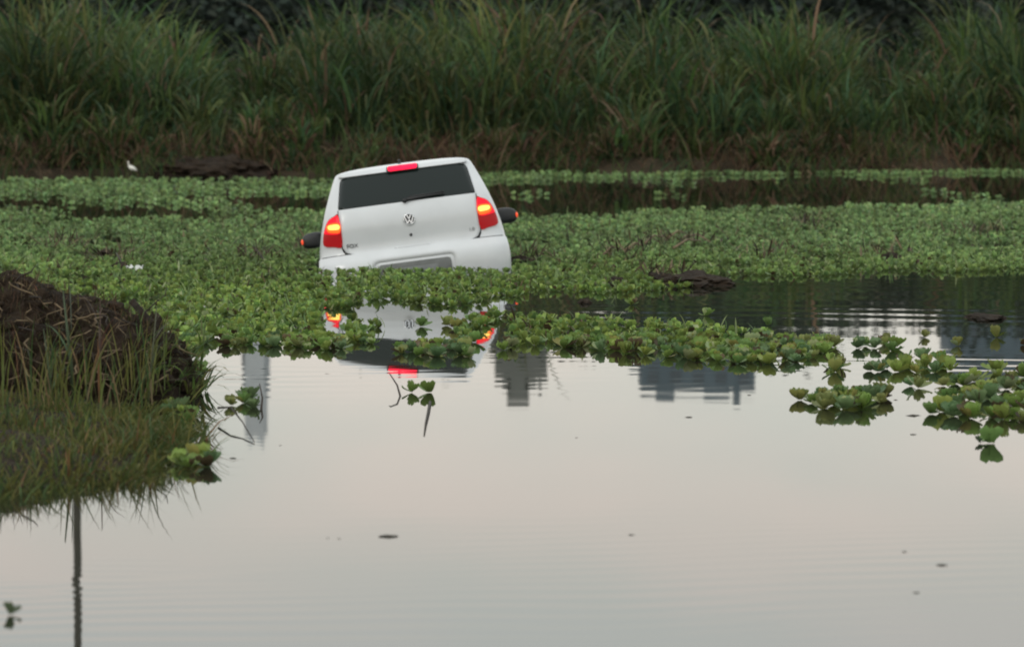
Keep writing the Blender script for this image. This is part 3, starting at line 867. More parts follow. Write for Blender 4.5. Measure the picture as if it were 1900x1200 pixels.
    bm = bmesh.new(); yl = rear_y(0, ZE - 0.133) - 0.009; tube_bm(bm, [(0, yl + 0.004, ZE - 0.133), (0, yl - 0.005, ZE - 0.133)], [0.015, 0.012], 14); link('lock', bm_mesh('lock', bm), M['dark_badge'], root)
    # lettering
    for txt, u, v, size, m_ in (('FOX', -0.568, -0.182, 0.050, M['dark_badge']), ('1.0', 0.503, -0.166, 0.042, M['plate'])):
        cu = bpy.data.curves.new('lettering', 'FONT'); cu.body = txt; cu.size = size; cu.extrude = 0.002
        o = bpy.data.objects.new('tmp', cu); COL.objects.link(o)
        me = bpy.data.meshes.new_from_object(o.evaluated_get(bpy.context.evaluated_depsgraph_get()))
        bpy.data.objects.remove(o)
        t = link('lettering', me, m_, root)
        y0, y1 = rear_y(u + 0.04, v + ZE), rear_y(u + 0.04, v + ZE + size * 0.7)
        t.location = (u, y0 - 0.0135, v + ZE); t.rotation_euler = (math.atan2(size * 0.7, y1 - y0), 0, 0)
    # door mirrors
    for s in (-1, 1):
        mr = empty('door_mirror'); mr.parent = root
        bm = bmesh.new(); r_ = bmesh.ops.create_icosphere(bm, subdivisions=3, radius=1.0)
        for q in bm.verts:
            x, y, z = q.co
            sg = lambda a, p: math.copysign(abs(a) ** p, a)
            x, y, z = sg(x, .55), sg(y, .6), sg(z, .55)
            tap = 1 - 0.22 * (x * s > 0) * abs(x) ** 2
            q.co = Vector((s * 0.905 + 0.100 * x, 2.22 + 0.07 * y, ZE + 0.035 + 0.074 * z * tap - 0.006 * x * s))
        link('mirror_housing', bm_mesh('mirror_housing', bm), M['plastic'], mr)
        bm = bmesh.new(); tube_bm(bm, [(s * 0.74, 2.26, ZE - 0.02), (s * 0.84, 2.24, ZE)], [0.05, 0.04], 8); link('mirror_stem', bm_mesh('mirror_stem', bm), M['plastic'], mr)
        bm = bmesh.new(); bmesh.ops.create_icosphere(bm, subdivisions=2, radius=1.0)
        for q in bm.verts: q.co = Vector((s * 1.002 + 0.013 * q.co.x, 2.205 + 0.05 * q.co.y, ZE + 0.030 + 0.026 * q.co.z))
        link('turn_lamp', bm_mesh('turn_lamp', bm), M['mirror_lamp'], mr)
        # side glass and door handle
        bm = bmesh.new(); rows = []
        for k in range(9):
            v = 1.05 + (1.40 - 1.05) * k / 8
            y0 = 0.62 + 0.25 * k / 8; y1 = 2.46 - 0.62 * k / 8
            rows.append([bm.verts.new((s * (_tab(TABW, v) + 0.004), y0 + (y1 - y0) * j / 10, v)) for j in range(11)])
        for k in range(8):
            for j in range(10): bm.faces.new((rows[k][j], rows[k][j + 1], rows[k + 1][j + 1], rows[k + 1][j]))
        link('side_window', bm_mesh('side_window', bm), M['glass'], root)
        bm = bmesh.new(); box_bm(bm, (s * (_tab(TABW, 0.93) + 0.012), 1.05, 0.93), (0.02, 0.2, 0.03)); link('door_handle', bm_mesh('door_handle', bm, False), M['plastic'], root)
    # windscreen
    # roof aerial
    bm = bmesh.new(); tube_bm(bm, [(-0.02, 0.52, 1.50), (-0.02, 0.50, 1.535)], [0.016, 0.010], 8); link('aerial_base', bm_mesh('aerial_base', bm), M['plastic'], root)
    # wheels, under water
    for s in (-1, 1):
        for y in (0.62, 3.05):
            wh = empty('wheel'); wh.parent = root; wh.location = (s * 0.72, y, 0.29)
            bm = bmesh.new(); tube_bm(bm, [(-0.09, 0, 0), (-0.07, 0, 0), (0.07, 0, 0), (0.09, 0, 0)], [0.26, 0.29, 0.29, 0.26], 24); link('tyre', bm_mesh('tyre', bm), M['tyre'], wh)
            bm = bmesh.new(); tube_bm(bm, [(-0.1, 0, 0), (0.1, 0, 0)], [0.18, 0.18], 20); link('rim', bm_mesh('rim', bm, False), M['steel'], wh)
    return root
CAR = build_car()

# ------------------------------------------------------------------ floating plants
# leaf blueprint: spoon-shaped, pleated; local x = width, y = out from the heart, z = up
def leaf_grid(nx, ny, pleat=0.0):
    v = []
    for i in range(ny + 1):
        t = i / ny
        hw = 0.12 + 0.29 * math.sin(min(1.0, t * 1.12) * math.pi * 0.62) ** 1.3
        if t > 0.86: hw *= 1 - ((t - 0.86) / 0.14) ** 2 * 0.42
        for j in range(nx + 1):
            s = j / nx * 2 - 1
            rim = 1.0 - 0.10 * s * s * (t > 0.9)
            z = 0.16 * t * t + 0.10 * s * s * t + pleat * math.cos(s * math.pi * 2.5) * t * (1 - abs(s) * 0.5)
            v.append((hw * s, t * rim, z))
    f = []
    for i in range(ny):
        for j in range(nx):
            a = i * (nx + 1) + j
            f.append((a, a + 1, a + nx + 2, a + nx + 1))
    return np.array(v), np.array(f)
LEAF_NEAR = leaf_grid(6, 5, 0.022)
LEAF_MID = leaf_grid(2, 2)
LEAF_FAR = leaf_grid(1, 2)

def leaf_xforms(n_leaf, rad, up, seed_rng):
    """angles and sizes for one rosette: outer leaves splay, inner ones stand"""
    out = []
    for k in range(n_leaf):
        ring = k / n_leaf
        az = k * 2.399 + seed_rng.uniform(-0.35, 0.35)
        el = R(10) + R(78) * (ring ** 0.7) * up + seed_rng.uniform(-0.14, 0.14)
        ln = rad * (1.0 - 0.35 * ring) * seed_rng.uniform(0.65, 1.25)
        out.append((az, el, ln))
    return out

def inside(poly, px, py):
    r = np.zeros(len(px), dtype=bool); n = len(poly)
    for i in range(n):
        x0, y0 = poly[i]; x1, y1 = poly[(i + 1) % n]
        if y0 == y1: continue
        c = ((y0 > py) != (y1 > py)) & (px < (x1 - x0) * (py - y0) / (y1 - y0) + x0)
        r ^= c
    return r

# shore lines of the mats, read off the photograph as rows and columns and laid on the water plane
MAT_MAIN = [(-400, 412), (0, 412), (350, 408), (620, 412), (800, 412), (960, 402), (1150, 398), (1400, 392), (1700, 386), (1900, 382), (2300, 382),
            (2300, 498), (1900, 500), (1760, 508), (1600, 508), (1480, 513), (1380, 509), (1330, 518), (1260, 540), (1170, 545), (1080, 540), (985, 538),
            (948, 556), (940, 590), (990, 590), (1100, 594), (1200, 606), (1330, 612), (1440, 622), (1530, 632), (1545, 655), (1500, 664), (1420, 668), (1330, 668), (1260, 664),
            (1180, 656), (1090, 656), (1010, 648), (940, 652), (880, 660), (790, 664), (740, 656), (690, 656), (640, 658), (560, 654), (470, 648), (390, 652), (330, 665), (250, 640), (-400, 640)]
HOLES = [[(640, 582), (668, 562), (716, 556), (790, 566), (860, 572), (935, 552), (946, 566), (925, 580), (872, 588), (852, 606), (852, 640), (790, 644), (706, 642), (690, 622), (716, 608), (700, 600), (660, 602)],
         [(596, 574), (648, 574), (648, 628), (598, 628)],
         [(880, 612), (928, 606), (932, 662), (880, 672)],
         [(655, 640), (735, 640), (735, 654), (650, 654)],
         [(900, 640), (938, 560), (960, 560), (930, 660)]]
MAT_BACK = [(-400, 334), (620, 334), (905, 324), (905, 350), (620, 362), (300, 362), (0, 368), (-400, 368)]
MAT_STRIP = [(880, 318), (1100, 322), (1400, 320), (1560, 316), (1900, 304), (2300, 298), (2300, 322), (1900, 324), (1500, 326), (1200, 331), (880, 338)]
MID_SPARSE = [(-400, 368), (620, 362), (900, 350), (900, 412), (-400, 412)]
RIGHT_SPARSE = [(900, 336), (2200, 326), (2200, 382), (1400, 392), (960, 402), (900, 400)]

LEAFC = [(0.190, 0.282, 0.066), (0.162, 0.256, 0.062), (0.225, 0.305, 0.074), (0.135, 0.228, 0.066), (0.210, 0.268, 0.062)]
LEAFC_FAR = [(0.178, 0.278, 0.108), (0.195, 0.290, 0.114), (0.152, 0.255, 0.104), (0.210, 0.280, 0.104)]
def scatter():
    pts = []
    # jittered grid, coarser with distance
    y = 16.0
    rows = []
    while y < 66:
        sp = 0.122 if y < 24 else 0.122 if y < 34 else 0.155 if y < 46 else 0.20
        half = 0.163 * y + 1.4
        n = int(2 * half / sp)
        x = np.linspace(-half, half, n) + RNG.uniform(-0.5, 0.5, n) * sp
        yy = y + RNG.uniform(-0.5, 0.5, n) * sp
        rows.append(np.stack([x, yy], -1))
        y += sp
    P = np.concatenate(rows)
    px, py = project(P[:, 0], P[:, 1], np.zeros(len(P)))
    keep = inside(MAT_MAIN, px, py)
    edge_n = smooth_noise(P[:, 0], P[:, 1], 0.9, 1.6, 81)
    # ragged shore lines: shift the test rows by a noise field
    keep = inside(MAT_MAIN, px + 14 * edge_n, py + 5 * edge_n)
    for h in HOLES: keep &= ~inside(h, px, py)
    u = RNG.uniform(size=len(P))
    patchy = smooth_noise(P[:, 0], P[:, 1], 1.8, 5.0, 82)
    keep |= inside(MAT_BACK, px, py) & (u < 0.8)
    keep |= inside(MAT_STRIP, px, py + 3 * edge_n) & (u < 0.9)
    keep |= inside(MID_SPARSE, px, py) & (patchy + 1.2 * (u - 0.5) > 0.42)
    keep |= inside(RIGHT_SPARSE, px, py) & (patchy > 0.75) & (u < 0.25)
    # thin the front band a little so water shows between rosettes
    thin = (py > 575) & (u < 0.10); keep &= ~thin
    bare = smooth_noise(P[:, 0], P[:, 1], 0.8, 2.2, 83)
    keep &= ~((bare > 0.95) & (py < 590) & ~((np.abs(P[:, 0] + 0.9) < 1.6) & (P[:, 1] < 30.5)))
    # thinner inside the strip of dark water
    # keep clear of the car and of the near spit
    keep &= ~((np.abs(P[:, 0] + 0.90) < 0.90) & (P[:, 1] > 29.86) & (P[:, 1] < 33.9))
    keep &= ~((P[:, 0] < near_edge(P[:, 1]) + 0.03) & (P[:, 1] < 19.6))
    keep &= ~((P[:, 0] < -1.5) & (P[:, 1] < 19.3))
    return P[keep]
PLANTS = scatter()

def mat_mesh(P, name):
    parts = []
    d = P[:, 1]
    far = d > 44
    rsmall = np.random.default_rng(5)
    for sel, (lv, lf), nl in ((~far, LEAF_MID, 8), (far, LEAF_FAR, 6)):
        Q = P[sel]
        if not len(Q): continue
        n = len(Q)
        rad = rsmall.uniform(0.034, 0.070, n) * np.interp(Q[:, 1], [22, 27], [1.25, 1.0]) * np.where(Q[:, 1] > 44, 1.25, 1.0)
        up = rsmall.uniform(0.7, 1.1, n)
        tone = rsmall.uniform(0.62, 1.30, n)
        patchc = np.clip(0.5 + 0.5 * smooth_noise(Q[:, 0], Q[:, 1], 2.0, 4.0, 91), 0, 1)
        for k in range(nl):
            ring = k / nl
            az = k * 2.399 + rsmall.uniform(-0.5, 0.5, n) + rsmall.uniform(0, 6.28)* 0 + (np.arange(n) * 1.7)
            el = R(14) + R(70) * ring ** 0.7 * up + rsmall.uniform(-0.2, 0.2, n)
            ln = rad * (1 - 0.35 * ring) * rsmall.uniform(0.75, 1.2, n)
            ca, sa, ce, se = np.cos(az), np.sin(az), np.cos(el), np.sin(el)
            lx, ly, lz = lv[:, 0], lv[:, 1], lv[:, 2]
            fy = ly[None] * ce[:, None] - lz[None] * se[:, None]
            fz = ly[None] * se[:, None] + lz[None] * ce[:, None]
            fx = np.repeat(lx[None], n, 0)
            wx = (fx * ca[:, None] - fy * sa[:, None]) * ln[:, None] + Q[:, 0:1]
            wy = (fx * sa[:, None] + fy * ca[:, None]) * ln[:, None] + Q[:, 1:2]
            wz = fz * ln[:, None] + 0.004
            v = np.stack([wx, wy, wz], -1).reshape(-1, 3)
            f = (lf[None] + (np.arange(n) * len(lv))[:, None, None]).reshape(-1, 4)
            near_c = pick(LEAFC, n, 0.2); far_c = pick(LEAFC_FAR, n, 0.2)
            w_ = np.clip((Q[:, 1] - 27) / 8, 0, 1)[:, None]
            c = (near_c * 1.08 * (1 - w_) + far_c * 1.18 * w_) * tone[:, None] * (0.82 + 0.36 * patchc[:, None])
            r1 = rsmall.uniform(size=n)
            c[r1 < 0.022] = (0.34, 0.40, 0.20)           # pale dying leaves
            c[(r1 > 0.022) & (r1 < 0.05)] = (0.07, 0.05, 0.025)
            parts.append((v, f, np.repeat(c, len(lv), axis=0)))
    return np_mesh(name, *merge(parts))

# hand-placed rosettes (pixel of the base, radius in metres, leaves)
REGIONS = {}
def region(key, label, group):
    REGIONS[key] = (label, group)
region('raft', 'water lettuce in the compact raft floating alone at the right', 'plants of the lone raft')
region('raft_r', 'water lettuce in the big raft at the right edge', 'plants of the right edge raft')
region('trail', 'water lettuce in the loose trail between band and right raft', 'plants of the loose trail')
region('front_l', 'water lettuce along the front edge of the mat left of the red reflection', 'plants of the left front edge')
region('front_m', 'water lettuce along the front edge below the car reflection', 'plants of the middle front edge')
region('front_r', 'water lettuce in the front band right of the car reflection', 'plants of the right front band')
region('spit', 'water lettuce growing against the grassy spit at the left', 'plants against the grassy spit')
HAND = []
def hand(px, py, rad, key, nleaf=9): HAND.append((px, py, rad, key, nleaf))
for px, py in ((1484, 742), (1506, 748), (1524, 738), (1545, 752), (1556, 736), (1576, 748), (1590, 738), (1604, 750), (1620, 742), (1636, 748), (1640, 738), (1568, 760), (1530, 757), (1598, 759)):
    hand(px, py, random.uniform(0.050, 0.100), 'raft', 11)
for px, py in ((1728, 768), (1748, 764), (1770, 772), (1790, 766), (1800, 776), (1816, 748), (1836, 740), (1850, 758), (1868, 744), (1884, 756), (1898, 742), (1840, 774), (1862, 778), (1882, 776), (1900, 782), (1915, 765),
               (1846, 716), (1868, 722), (1890, 716), (1826, 728), (1908, 726), (1802, 744), (1850, 700), (1876, 704), (1900, 700), (1780, 752), (1760, 742), (1930, 745), (1850, 690), (1788, 716), (1806, 708), (1774, 712)):
    hand(px, py, random.uniform(0.050, 0.105), 'raft_r', 11)
for px, py in ((1612, 688), (1630, 690), (1645, 684), (1664, 690), (1684, 684), (1700, 692), (1716, 682), (1735, 690), (1752, 684), (1690, 716), (1704, 720), (1678, 672), (1712, 668), (1746, 672), (1764, 688), (1750, 716),
               (1590, 646), (1606, 642), (1622, 646), (1644, 640), (1662, 644), (1550, 690), (1560, 682), (1545, 676), (1716, 626), (1644, 634), (1655, 652), (1425, 604), (1310, 586), (1172, 566)):
    hand(px, py, random.uniform(0.06, 0.09), 'trail', 7)
for px, py in ((430, 752), (452, 748), (470, 756), (462, 742)):
    hand(px, py, random.uniform(0.06, 0.08), 'spit', 8)
for px, py in ((384, 866), (368, 858), (350, 868), (330, 862), (356, 852), (318, 756), (334, 760), (308, 770), (342, 772), (352, 784), (330, 700), (346, 706), (362, 696), (212, 690), (228, 700), (200, 704), (242, 694)):
    hand(px, py, random.uniform(0.07, 0.10), 'spit', 8)
for px, py in ((782, 606), (828, 604), (846, 610)):
    hand(px, py, 0.085, 'front_m', 8)

# the nearest plants of the mat stand as individuals, the rest as one mass
order = np.argsort(PLANTS[:, 1])
ppx, ppy = project(PLANTS[:, 0], PLANTS[:, 1], np.zeros(len(PLANTS)))
vis = (ppx > 340) & (ppx < 1890)
near_idx = [i for i in order if vis[i]][:300 - len(HAND)]
mask = np.ones(len(PLANTS), dtype=bool); mask[near_idx] = False
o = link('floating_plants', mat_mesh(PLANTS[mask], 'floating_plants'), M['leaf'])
tag(o, 'dense green mat of floating water plants around the car', 'water plants', kind='stuff')
for i in near_idx:
    key = 'front_l' if ppx[i] < 640 else 'front_m' if ppx[i] < 945 else 'front_r'
    HAND.append((float(ppx[i]), float(ppy[i]), random.uniform(0.045, 0.090), key, 9))

LEAF_MESHES = []
for k in range(4):
    lv, lf = leaf_grid(6, 5, 0.016 + 0.008 * k)
    lv = lv.copy(); lv[:, 2] += 0.02 * np.sin(lv[:, 0] * 9 + k * 2) ; lv[:, 0] *= 0.92 + 0.14 * k
    lv[:, 1] *= 1 - 0.10 * (np.abs(lv[:, 0]) < 0.12) * (lv[:, 1] > 0.85) + 0.05 * np.sin(lv[:, 0] * 23 + k)
    lv[:, 0] += 0.05 * np.sin(lv[:, 1] * 7 + 2 * k)
    me = np_mesh('leaf', lv, lf); me.materials.append(M['leaf_obj']); LEAF_MESHES.append(me)

def rosette(loc, rad, nleaf, label, group, tint=None, up=1.0, name='water_lettuce'):
    root = empty(name, loc)
    tag(root, label, 'water plant', group)
    rr = random
    tone = rr.uniform(0.8, 1.2)
    base = tint or (LEAFC + [(0.12, 0.20, 0.085), (0.15, 0.23, 0.10), (0.21, 0.24, 0.08)])[rr.randrange(len(LEAFC) + 3)]
    spin = rr.uniform(0, 6.28)
    for az, el, ln in leaf_xforms(nleaf, rad, up, rr):
        o = bpy.data.objects.new('leaf', LEAF_MESHES[rr.randrange(4)])
        COL.objects.link(o); o.parent = root
        o.matrix_basis = Matrix.Translation((0, 0, 0.004)) @ Matrix.Rotation(az + spin, 4, 'Z') @ Matrix.Rotation(el, 4, 'X') @ Matrix.Scale(ln, 4)
        t = tone * rr.uniform(0.78, 1.22)
        c = base
        q = rr.random()
        if q < 0.05: c = (0.30, 0.35, 0.17)
        elif q < 0.11: c = (0.10, 0.075, 0.04)
        elif q < 0.17: c = (0.24, 0.24, 0.07)
        o.color = (c[0] * t * rr.uniform(.92, 1.08), c[1] * t, c[2] * t, 1)
    return root
ORD = ['leftmost', 'second', 'third', 'fourth', 'fifth', 'sixth', 'seventh', 'eighth', 'ninth', 'tenth', 'eleventh', 'twelfth', 'thirteenth', 'fourteenth', 'fifteenth', 'sixteenth']
BUCKET = {}
for it in HAND:
    px, py, rad, key, nl = it
    sub = key
    if key == 'front_r': sub = ('front_r', 0 if px < 1030 else 1 if px < 1190 else 2 if px < 1405 else 3)
    elif key == 'raft_r': sub = ('raft_r', 0 if py < 732 else 1 if py < 760 else 2)
    elif key == 'trail': sub = ('trail', 0 if py < 636 else 1 if py < 660 else 2)
    elif key == 'spit': sub = ('spit', 0 if px > 400 else 1 if py > 840 else 2 if py > 740 else 3)
    elif key == 'raft': sub = ('raft', 0 if py < 746 else 1)
    elif key == 'front_m' and py < 615: sub = ('hole', 0)
    elif key in ('front_l', 'front_m'): sub = (key, 0)
    BUCKET.setdefault(sub, []).append(it)
WHERE = {('front_r', 0): 'the front band above the dark stepped reflection', ('front_r', 1): 'the front band between the two building reflections', ('front_r', 2): 'the front band above the wide blue-grey reflection', ('front_r', 3): 'the right tip of the front band',
         ('raft_r', 0): 'the back row of the right edge raft', ('raft_r', 1): 'the middle row of the right edge raft', ('raft_r', 2): 'the front row of the right edge raft', ('trail', 0): 'the few plants scattered on dark rippled water', ('trail', 1): 'the small row behind the loose trail', ('trail', 2): 'the loose trail joining band and raft',
         ('spit', 0): 'the little tuft floating off the spit', ('spit', 1): 'the clump at the tip of the grassy spit', ('spit', 2): 'the clump at the water gap below the mound', ('spit', 3): 'the clump growing under the mound',
         ('raft', 0): 'the back row of the lone raft', ('raft', 1): 'the front row of the lone raft', ('hole', 0): 'the island inside the white car reflection', ('front_l', 0): 'the mat edge left of the car reflection', ('front_m', 0): 'the mat edge below the car reflection'}
for sub, items in BUCKET.items():
    items.sort(key=lambda q: q[0])
    grp = REGIONS[items[0][3]][1]
    for k, (px, py, rad, key, nl) in enumerate(items):
        g = ground(px, py)
        if key == 'spit' and g.x < near_edge(g.y): g.z = 0.13
        if len(items) <= len(ORD):
            word = 'rightmost' if k == len(items) - 1 and k else ORD[k] + ('' if k == 0 else ' from left')
            label = 'water lettuce, %s in %s' % (word, WHERE[sub])
        else:
            third = ('left part', 'middle part', 'right part')[min(2, k * 3 // len(items))]
            label = 'water lettuce in the %s of %s' % (third, WHERE[sub])
            grp = '%s of %s' % (third, WHERE[sub])
        rosette(g, rad, nl, label, grp, up=random.uniform(0.85, 1.15))

# fine upright shoots, dead stalks and brown litter mixed through the mat
def build_shoots():
    sel = PLANTS[(PLANTS[:, 1] > 22) & (PLANTS[:, 1] < 46)]
    i = RNG.choice(len(sel), 5200)
    p = sel[i] + RNG.normal(0, 0.06, (5200, 2))
    p = p[~((np.abs(p[:, 0] + 0.92) < 0.95) & (p[:, 1] > 29.7) & (p[:, 1] < 33.9))]
    n = len(p)
    brown = smooth_noise(p[:, 0], p[:, 1], 1.5, 4.0, 93)
    k = (brown + RNG.uniform(-0.9, 0.5, n)) > 0.55
    c = pick([(0.16, 0.23, 0.09), (0.13, 0.20, 0.08), (0.22, 0.27, 0.12), (0.30, 0.34, 0.18)], n, 0.25, [0.4, 0.35, 0.2, 0.05])
    c[k] = pick([(0.10, 0.07, 0.04), (0.055, 0.042, 0.028), (0.19, 0.15, 0.085)], int(k.sum()), 0.25)
    base = np.stack([p[:, 0], p[:, 1], np.full(n, 0.01)], -1)
    v, f, cc = blades(base, RNG.uniform(0.05, 0.14, n), RNG.uniform(0, 6.28, n), RNG.uniform(0.0, 1.0, n), RNG.uniform(0, 1.4, n), RNG.uniform(0.006, 0.022, n), c, seg=3)
    o = link('mat_shoots', np_mesh('mat_shoots', v, f, cc), M['blade'])
    tag(o, 'fine green and brown shoots poking through the plant mat', 'shoots', kind='stuff')
build_shoots()

def build_thatch():
    spots = [(1225, 458, 60, 8), (1300, 455, 70, 9), (1420, 478, 60, 10), (1150, 478, 50, 7), (980, 486, 30, 6), (480, 482, 40, 8), (560, 470, 40, 8), (200, 486, 40, 8), (1640, 478, 40, 6), (1500, 420, 40, 6), (1240, 520, 50, 6), (1810, 440, 50, 6), (120, 462, 50, 6)]
    pts = []
    for px, py, sx, sy in spots:
        for _ in range(70):
            pts.append(tuple(ground(random.gauss(px, sx * 0.6), random.gauss(py, sy * 0.6)))[:2])
    p = np.array(pts); n = len(p)
    p = p[~((np.abs(p[:, 0] + 0.92) < 0.98) & (p[:, 1] > 29.6) & (p[:, 1] < 33.9))]; n = len(p)
    base = np.stack([p[:, 0], p[:, 1], RNG.uniform(0.03, 0.09, n)], -1)
    c = pick([(0.10, 0.075, 0.045), (0.055, 0.042, 0.028), (0.20, 0.16, 0.10), (0.035, 0.028, 0.02)], n, 0.25)
    v, f, cc = blades(base, RNG.uniform(0.06, 0.22, n), RNG.uniform(0, 6.28, n), RNG.uniform(0.5, 1.5, n), RNG.uniform(-0.4, 0.9, n), RNG.uniform(0.008, 0.026, n), c, seg=3)
    tag(link('dead_thatch', np_mesh('dead_thatch', v, f, cc), M['blade']), 'brown dead stalks and leaf litter strewn over the plant mat', 'litter', kind='stuff')
build_thatch()

# plants that stand alone
rosette(ground(1838, 822), 0.115, 4, 'single broad leaved water plant floating just below the right edge raft', None, up=0.9)
rosette(ground(1818, 822), 0.045, 3, 'tiny dark plant floating beside the single broad leaved plant', None, (0.04, 0.06, 0.03))
rosette(ground(1850, 626), 0.085, 4, 'lone yellow-green plant on the dark water near the right edge', None, (0.17, 0.21, 0.05))
rosette(ground(1776, 642), 0.07, 5, 'small yellowish plant left of the lone yellow-green plant', None, (0.16, 0.17, 0.04))
rosette(ground(1897, 640), 0.07, 4, 'yellowish plant cut off by the right edge on dark water', None, (0.15, 0.17, 0.05))
rosette(ground(20, 1140), 0.045, 2, 'single drab leaf cluster floating alone at the lower left', None, (0.075, 0.095, 0.05))
rosette(ground(764, 728), 0.075, 5, 'left plant of the pair floating under the red reflection', None)
rosette(ground(796, 728), 0.080, 6, 'right plant of the pair floating under the red reflection', None)

# ------------------------------------------------------------------ sticks, clods and litter in the mat
def stick(pts, r, label, mat_, name='stick', group=None):
    pts = [Vector(p) for p in pts]
    c = pts[0].copy()
    bm = bmesh.new()
    n = len(pts)
    tube_bm(bm, [p - c for p in pts], [r * (1 - 0.6 * k / (n - 1)) for k in range(n)], 6)
    o = link(name, bm_mesh(name, bm), mat_); o.location = c
    return tag(o, label, name.replace('_', ' '), group)
def up(px, py, dz, dx=0.0, dy=0.0):
    g = ground(px, py); return Vector((g.x + dx, g.y + dy, dz))
stick([up(745, 736, -0.02), up(737, 732, 0.05), up(726, 722, 0.085, dy=-0.1), up(722, 722, 0.09)], 0.006, 'thin arched twig rising left of the plant pair below the red reflection', M['wood'], 'twig')
stick([up(798, 748, 0.006), up(795, 765, 0.012), up(790, 788, 0.010), up(787, 808, 0.003)], 0.008, 'dark thin stalk floating on open water below the plant pair', M['wood'], 'stalk')
stick([up(405, 775, 0.05), up(428, 782, 0.07), up(450, 798, 0.04), up(472, 822, 0.005)], 0.006, 'forked thin branch reaching over the water from the spit', M['wood'], 'branch')
stick([up(484, 760, -0.02), up(487, 756, 0.05), up(482, 748, 0.10)], 0.007, 'short dark stick beside the small plant tuft near the spit', M['wood'])
stick([up(1494, 424, 0.0), up(1493, 424, 0.10), up(1492, 424, 0.17)], 0.014, 'dark upright stick in the mat far right of the car', M['wood'])
stick([up(1512, 424, 0.0), up(1510, 424, 0.07), up(1506, 424, 0.12)], 0.012, 'dark leaning stick next to the upright stick right of the car', M['wood'])
stick([up(1056, 452, 0.0), up(1053, 452, 0.11), up(1051, 452, 0.21)], 0.008, 'thin bent stick in the mat just right of the car', M['wood'])
stick([up(1290, 456, 0.0), up(1288, 456, 0.08), up(1286, 456, 0.14)], 0.011, 'short dark stick among the brown stems right of the car', M['wood'])
stick([up(1834, 450, 0.0), up(1833, 450, 0.07), up(1832, 450, 0.12)], 0.010, 'small dark stub sticking up at far right of the mat', M['wood'])
stick([up(1352, 455, 0.0), up(1351, 455, 0.06), up(1349, 455, 0.10)], 0.010, 'small dark stub right of the brown stems', M['wood'])
stick([up(228, 498, 0.02), up(222, 494, 0.07), up(216, 490, 0.10)], 0.012, 'dark stick pointing up beside the white litter', M['wood'])
stick([up(490, 488, 0.03), up(478, 484, 0.09), up(470, 480, 0.12)], 0.012, 'dark stick in the mat left of the car', M['wood'])
for a, b, lb in (((1195, 462), (1232, 452), 'brown dead stem leaning left among stems right of the car'), ((1240, 450), (1275, 446), 'brown dead stem lying level right of the car'), ((1250, 470), (1300, 460), 'pale dead stem lying lowest right of the car'),
              ((1120, 482), (1150, 476), 'pale straw stem lying nearest the right mirror'), ((1160, 474), (1195, 470), 'brown straw stem lying behind the pale straw stem'), ((1270, 448), (1318, 462), 'brown dead stem sloping right among stems right of the car')):
    p, q = ground(*a), ground(*b)
    stick([p + Vector((0, 0, .05)), (p + q) / 2 + Vector((0, 0, .11)), q + Vector((0, 0, .07))], 0.013, lb, M['straw'], 'dead_stem')

def clod(px, py, size, label, mat_, name='mud_clump', seed=0, cat='mud clump', group=None):
    bm = bmesh.new(); bmesh.ops.create_icosphere(bm, subdivisions=4, radius=1.0)
    for q in bm.verts:
        d = 1 + 0.35 * mnoise.noise(q.co * 1.7 + Vector((seed, 0, 0))) + 0.22 * mnoise.noise(q.co * 5 + Vector((0, seed, 0)))
        q.co = Vector((q.co.x * size[0] * d, q.co.y * size[1] * d, q.co.z * size[2] * d))
    o = link(name, bm_mesh(name, bm, False), mat_); o.location = ground(px, py)
    return tag(o, label, cat, group)
clod(1290, 526, (0.30, 0.5, 0.085), 'dark mud clump at the water edge right of the car', M['soil'], seed=1)
clod(1225, 522, (0.12, 0.3, 0.075), 'small dark mud clump left of the big one at the water edge', M['soil'], seed=2)
clod(1650, 482, (0.13, 0.25, 0.06), 'brown mud clump in the mat at the far right', M['soil'], seed=3)
clod(966, 488, (0.13, 0.3, 0.055), 'brown mud clump against the right rear corner of the car', M['soil'], seed=4)
clod(1146, 528, (0.07, 0.2, 0.06), 'brown tuft of mud in the mat below the straw stems', M['soil'], seed=5)
clod(222, 500, (0.09, 0.2, 0.06), 'dark mud clump beside the white litter', M['soil'], seed=6)
clod(195, 472, (0.05, 0.15, 0.05), 'dark mud clump behind the white litter', M['soil'], seed=7)
clod(1085, 562, (0.05, 0.12, 0.03), 'dark lump in the rippled water right of the car', M['soil'], seed=8)
clod(1830, 590, (0.14, 0.3, 0.03), 'brown lump on the dark water near the right edge', M['soil'], seed=9)
clod(400, 304, (1.0, 1.0, 0.32), 'dark mud hump at the foot of the far bank behind the bird', M['soil'], seed=11).location = (-5.2, 60.7, 0.0)

def litter():
    g = ground(250, 506)
    n, m = 14, 6
    v = []
    for i in range(n):
        for j in range(m):
            x = (i / (n - 1) - 0.5) * 0.16 + 0.008 * math.sin(j * 2.1); y = (j / (m - 1) - 0.5) * 0.13
            v.append((x, y, 0.055 + 0.018 * math.sin(i * 1.3 + j) + 0.012 * math.sin(j * 2.2 + i * .5) + 0.02 * (1 - abs(j - 2.5) / 2.5)))
    idx = np.arange(n * m).reshape(n, m)
    f = np.stack([idx[:-1, :-1], idx[1:, :-1], idx[1:, 1:], idx[:-1, 1:]], -1).reshape(-1, 4)
    o = link('plastic_litter', np_mesh('plastic_litter', np.array(v), f), M['litter']); o.location = g; o.scale = (0.85, 0.8, 0.75)
    s = o.modifiers.new('thick', 'SOLIDIFY'); s.thickness = 0.006
    tag(o, 'crumpled white piece of litter lying on the mat left of the car', 'litter')
litter()

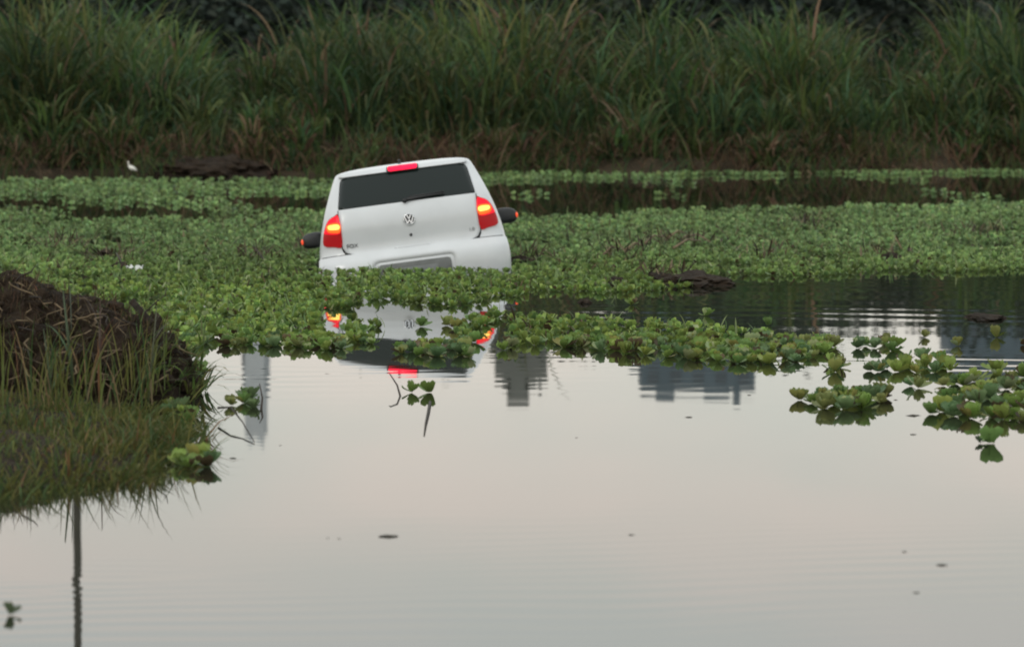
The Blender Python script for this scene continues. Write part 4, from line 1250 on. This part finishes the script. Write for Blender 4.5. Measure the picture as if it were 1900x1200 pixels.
# floating scraps on the open water
SCRAPS = [(720, 995, 0.052, 'long dark scrap floating in the middle of the open water'), (629, 999, 0.010, 'right dot of the two tiny dark scraps left of the long scrap'), (608, 998, 0.008, 'left dot of the two tiny dark scraps left of the long scrap'),
          (1172, 992, 0.016, 'short scrap floating right of centre on open water'), (1678, 1023, 0.014, 'small scrap above the long scrap at lower right'), (1748, 1048, 0.026, 'long scrap floating at lower right'),
          (1700, 1099, 0.018, 'darkest scrap floating lowest at the right'), (1278, 774, 0.026, 'scrap of leaves floating below the front band'), (1390, 733, 0.016, 'small scrap floating close to the right front band'),
          (1694, 771, 0.045, 'row of dark scraps just left of the right edge raft'), (1694, 806, 0.022, 'thin scrap floating below the right edge raft'), (520, 826, 0.010, 'tiny scrap near the slender tower reflection'),
          (432, 850, 0.022, 'scrap floating off the tip of the grassy spit'), (1070, 812, 0.010, 'tiny dark scrap floating alone in the middle'), (1662, 742, 0.016, 'scrap floating right of the lone raft')]
for k, (px, py, r, lb) in enumerate(SCRAPS):
    r *= 0.62
    bm = bmesh.new(); bmesh.ops.create_icosphere(bm, subdivisions=2, radius=1.0)
    for q in bm.verts:
        d = 1 + 0.5 * mnoise.noise(q.co * 2.2 + Vector((k, 3, 0)))
        x = q.co.x
        q.co = Vector((x * r * d * 1.2, q.co.y * r * 0.7 * d, max(-0.3, q.co.z) * min(0.007, r * 0.3) * d * (1 - 0.5 * abs(x))))
    o = link('floating_scrap', bm_mesh('floating_scrap', bm), M['debris']); o.location = ground(px, py)
    o.rotation_euler.z = random.uniform(-0.3, 0.3)
    tag(o, lb, 'scrap', 'scraps floating on the open water')

# ------------------------------------------------------------------ white bird at the foot of the far bank
def bird():
    d = 59.5
    b = at_depth(243, 320, d)
    root = empty('white_bird', (b.x, d, 0.06)); root.scale = (0.8, 0.8, 0.8); tag(root, 'small white wading bird standing at the foot of the far bank', 'bird')
    bm = bmesh.new()
    path = [(0.13, 0, 0.055), (0.09, 0, 0.085), (0.03, 0, 0.115), (-0.03, 0, 0.145), (-0.055, 0, 0.18), (-0.045, 0, 0.215), (-0.055, 0, 0.24), (-0.075, 0, 0.25)]
    tube_bm(bm, path, [0.008, 0.030, 0.050, 0.036, 0.018, 0.014, 0.020, 0.008], 10)
    link('body', bm_mesh('body', bm), M['feather'], root)
    bm = bmesh.new(); tube_bm(bm, [(-0.072, 0, 0.249), (-0.125, 0, 0.235)], [0.007, 0.002], 6); link('beak', bm_mesh('beak', bm), M['beak'], root)
    for s in (-1, 1):
        bm = bmesh.new(); tube_bm(bm, [(0.03, s * 0.018, 0.09), (0.035, s * 0.02, 0.03), (0.02, s * 0.02, -0.08)], [0.006, 0.004, 0.004], 6); link('leg', bm_mesh('leg', bm), M['beak'], root)
    bm = bmesh.new(); tube_bm(bm, [(0.0, -0.035, 0.135), (0.05, -0.047, 0.11), (0.12, -0.02, 0.065)], [0.012, 0.026, 0.004], 8); link('wing', bm_mesh('wing', bm), M['feather'], root)
bird()
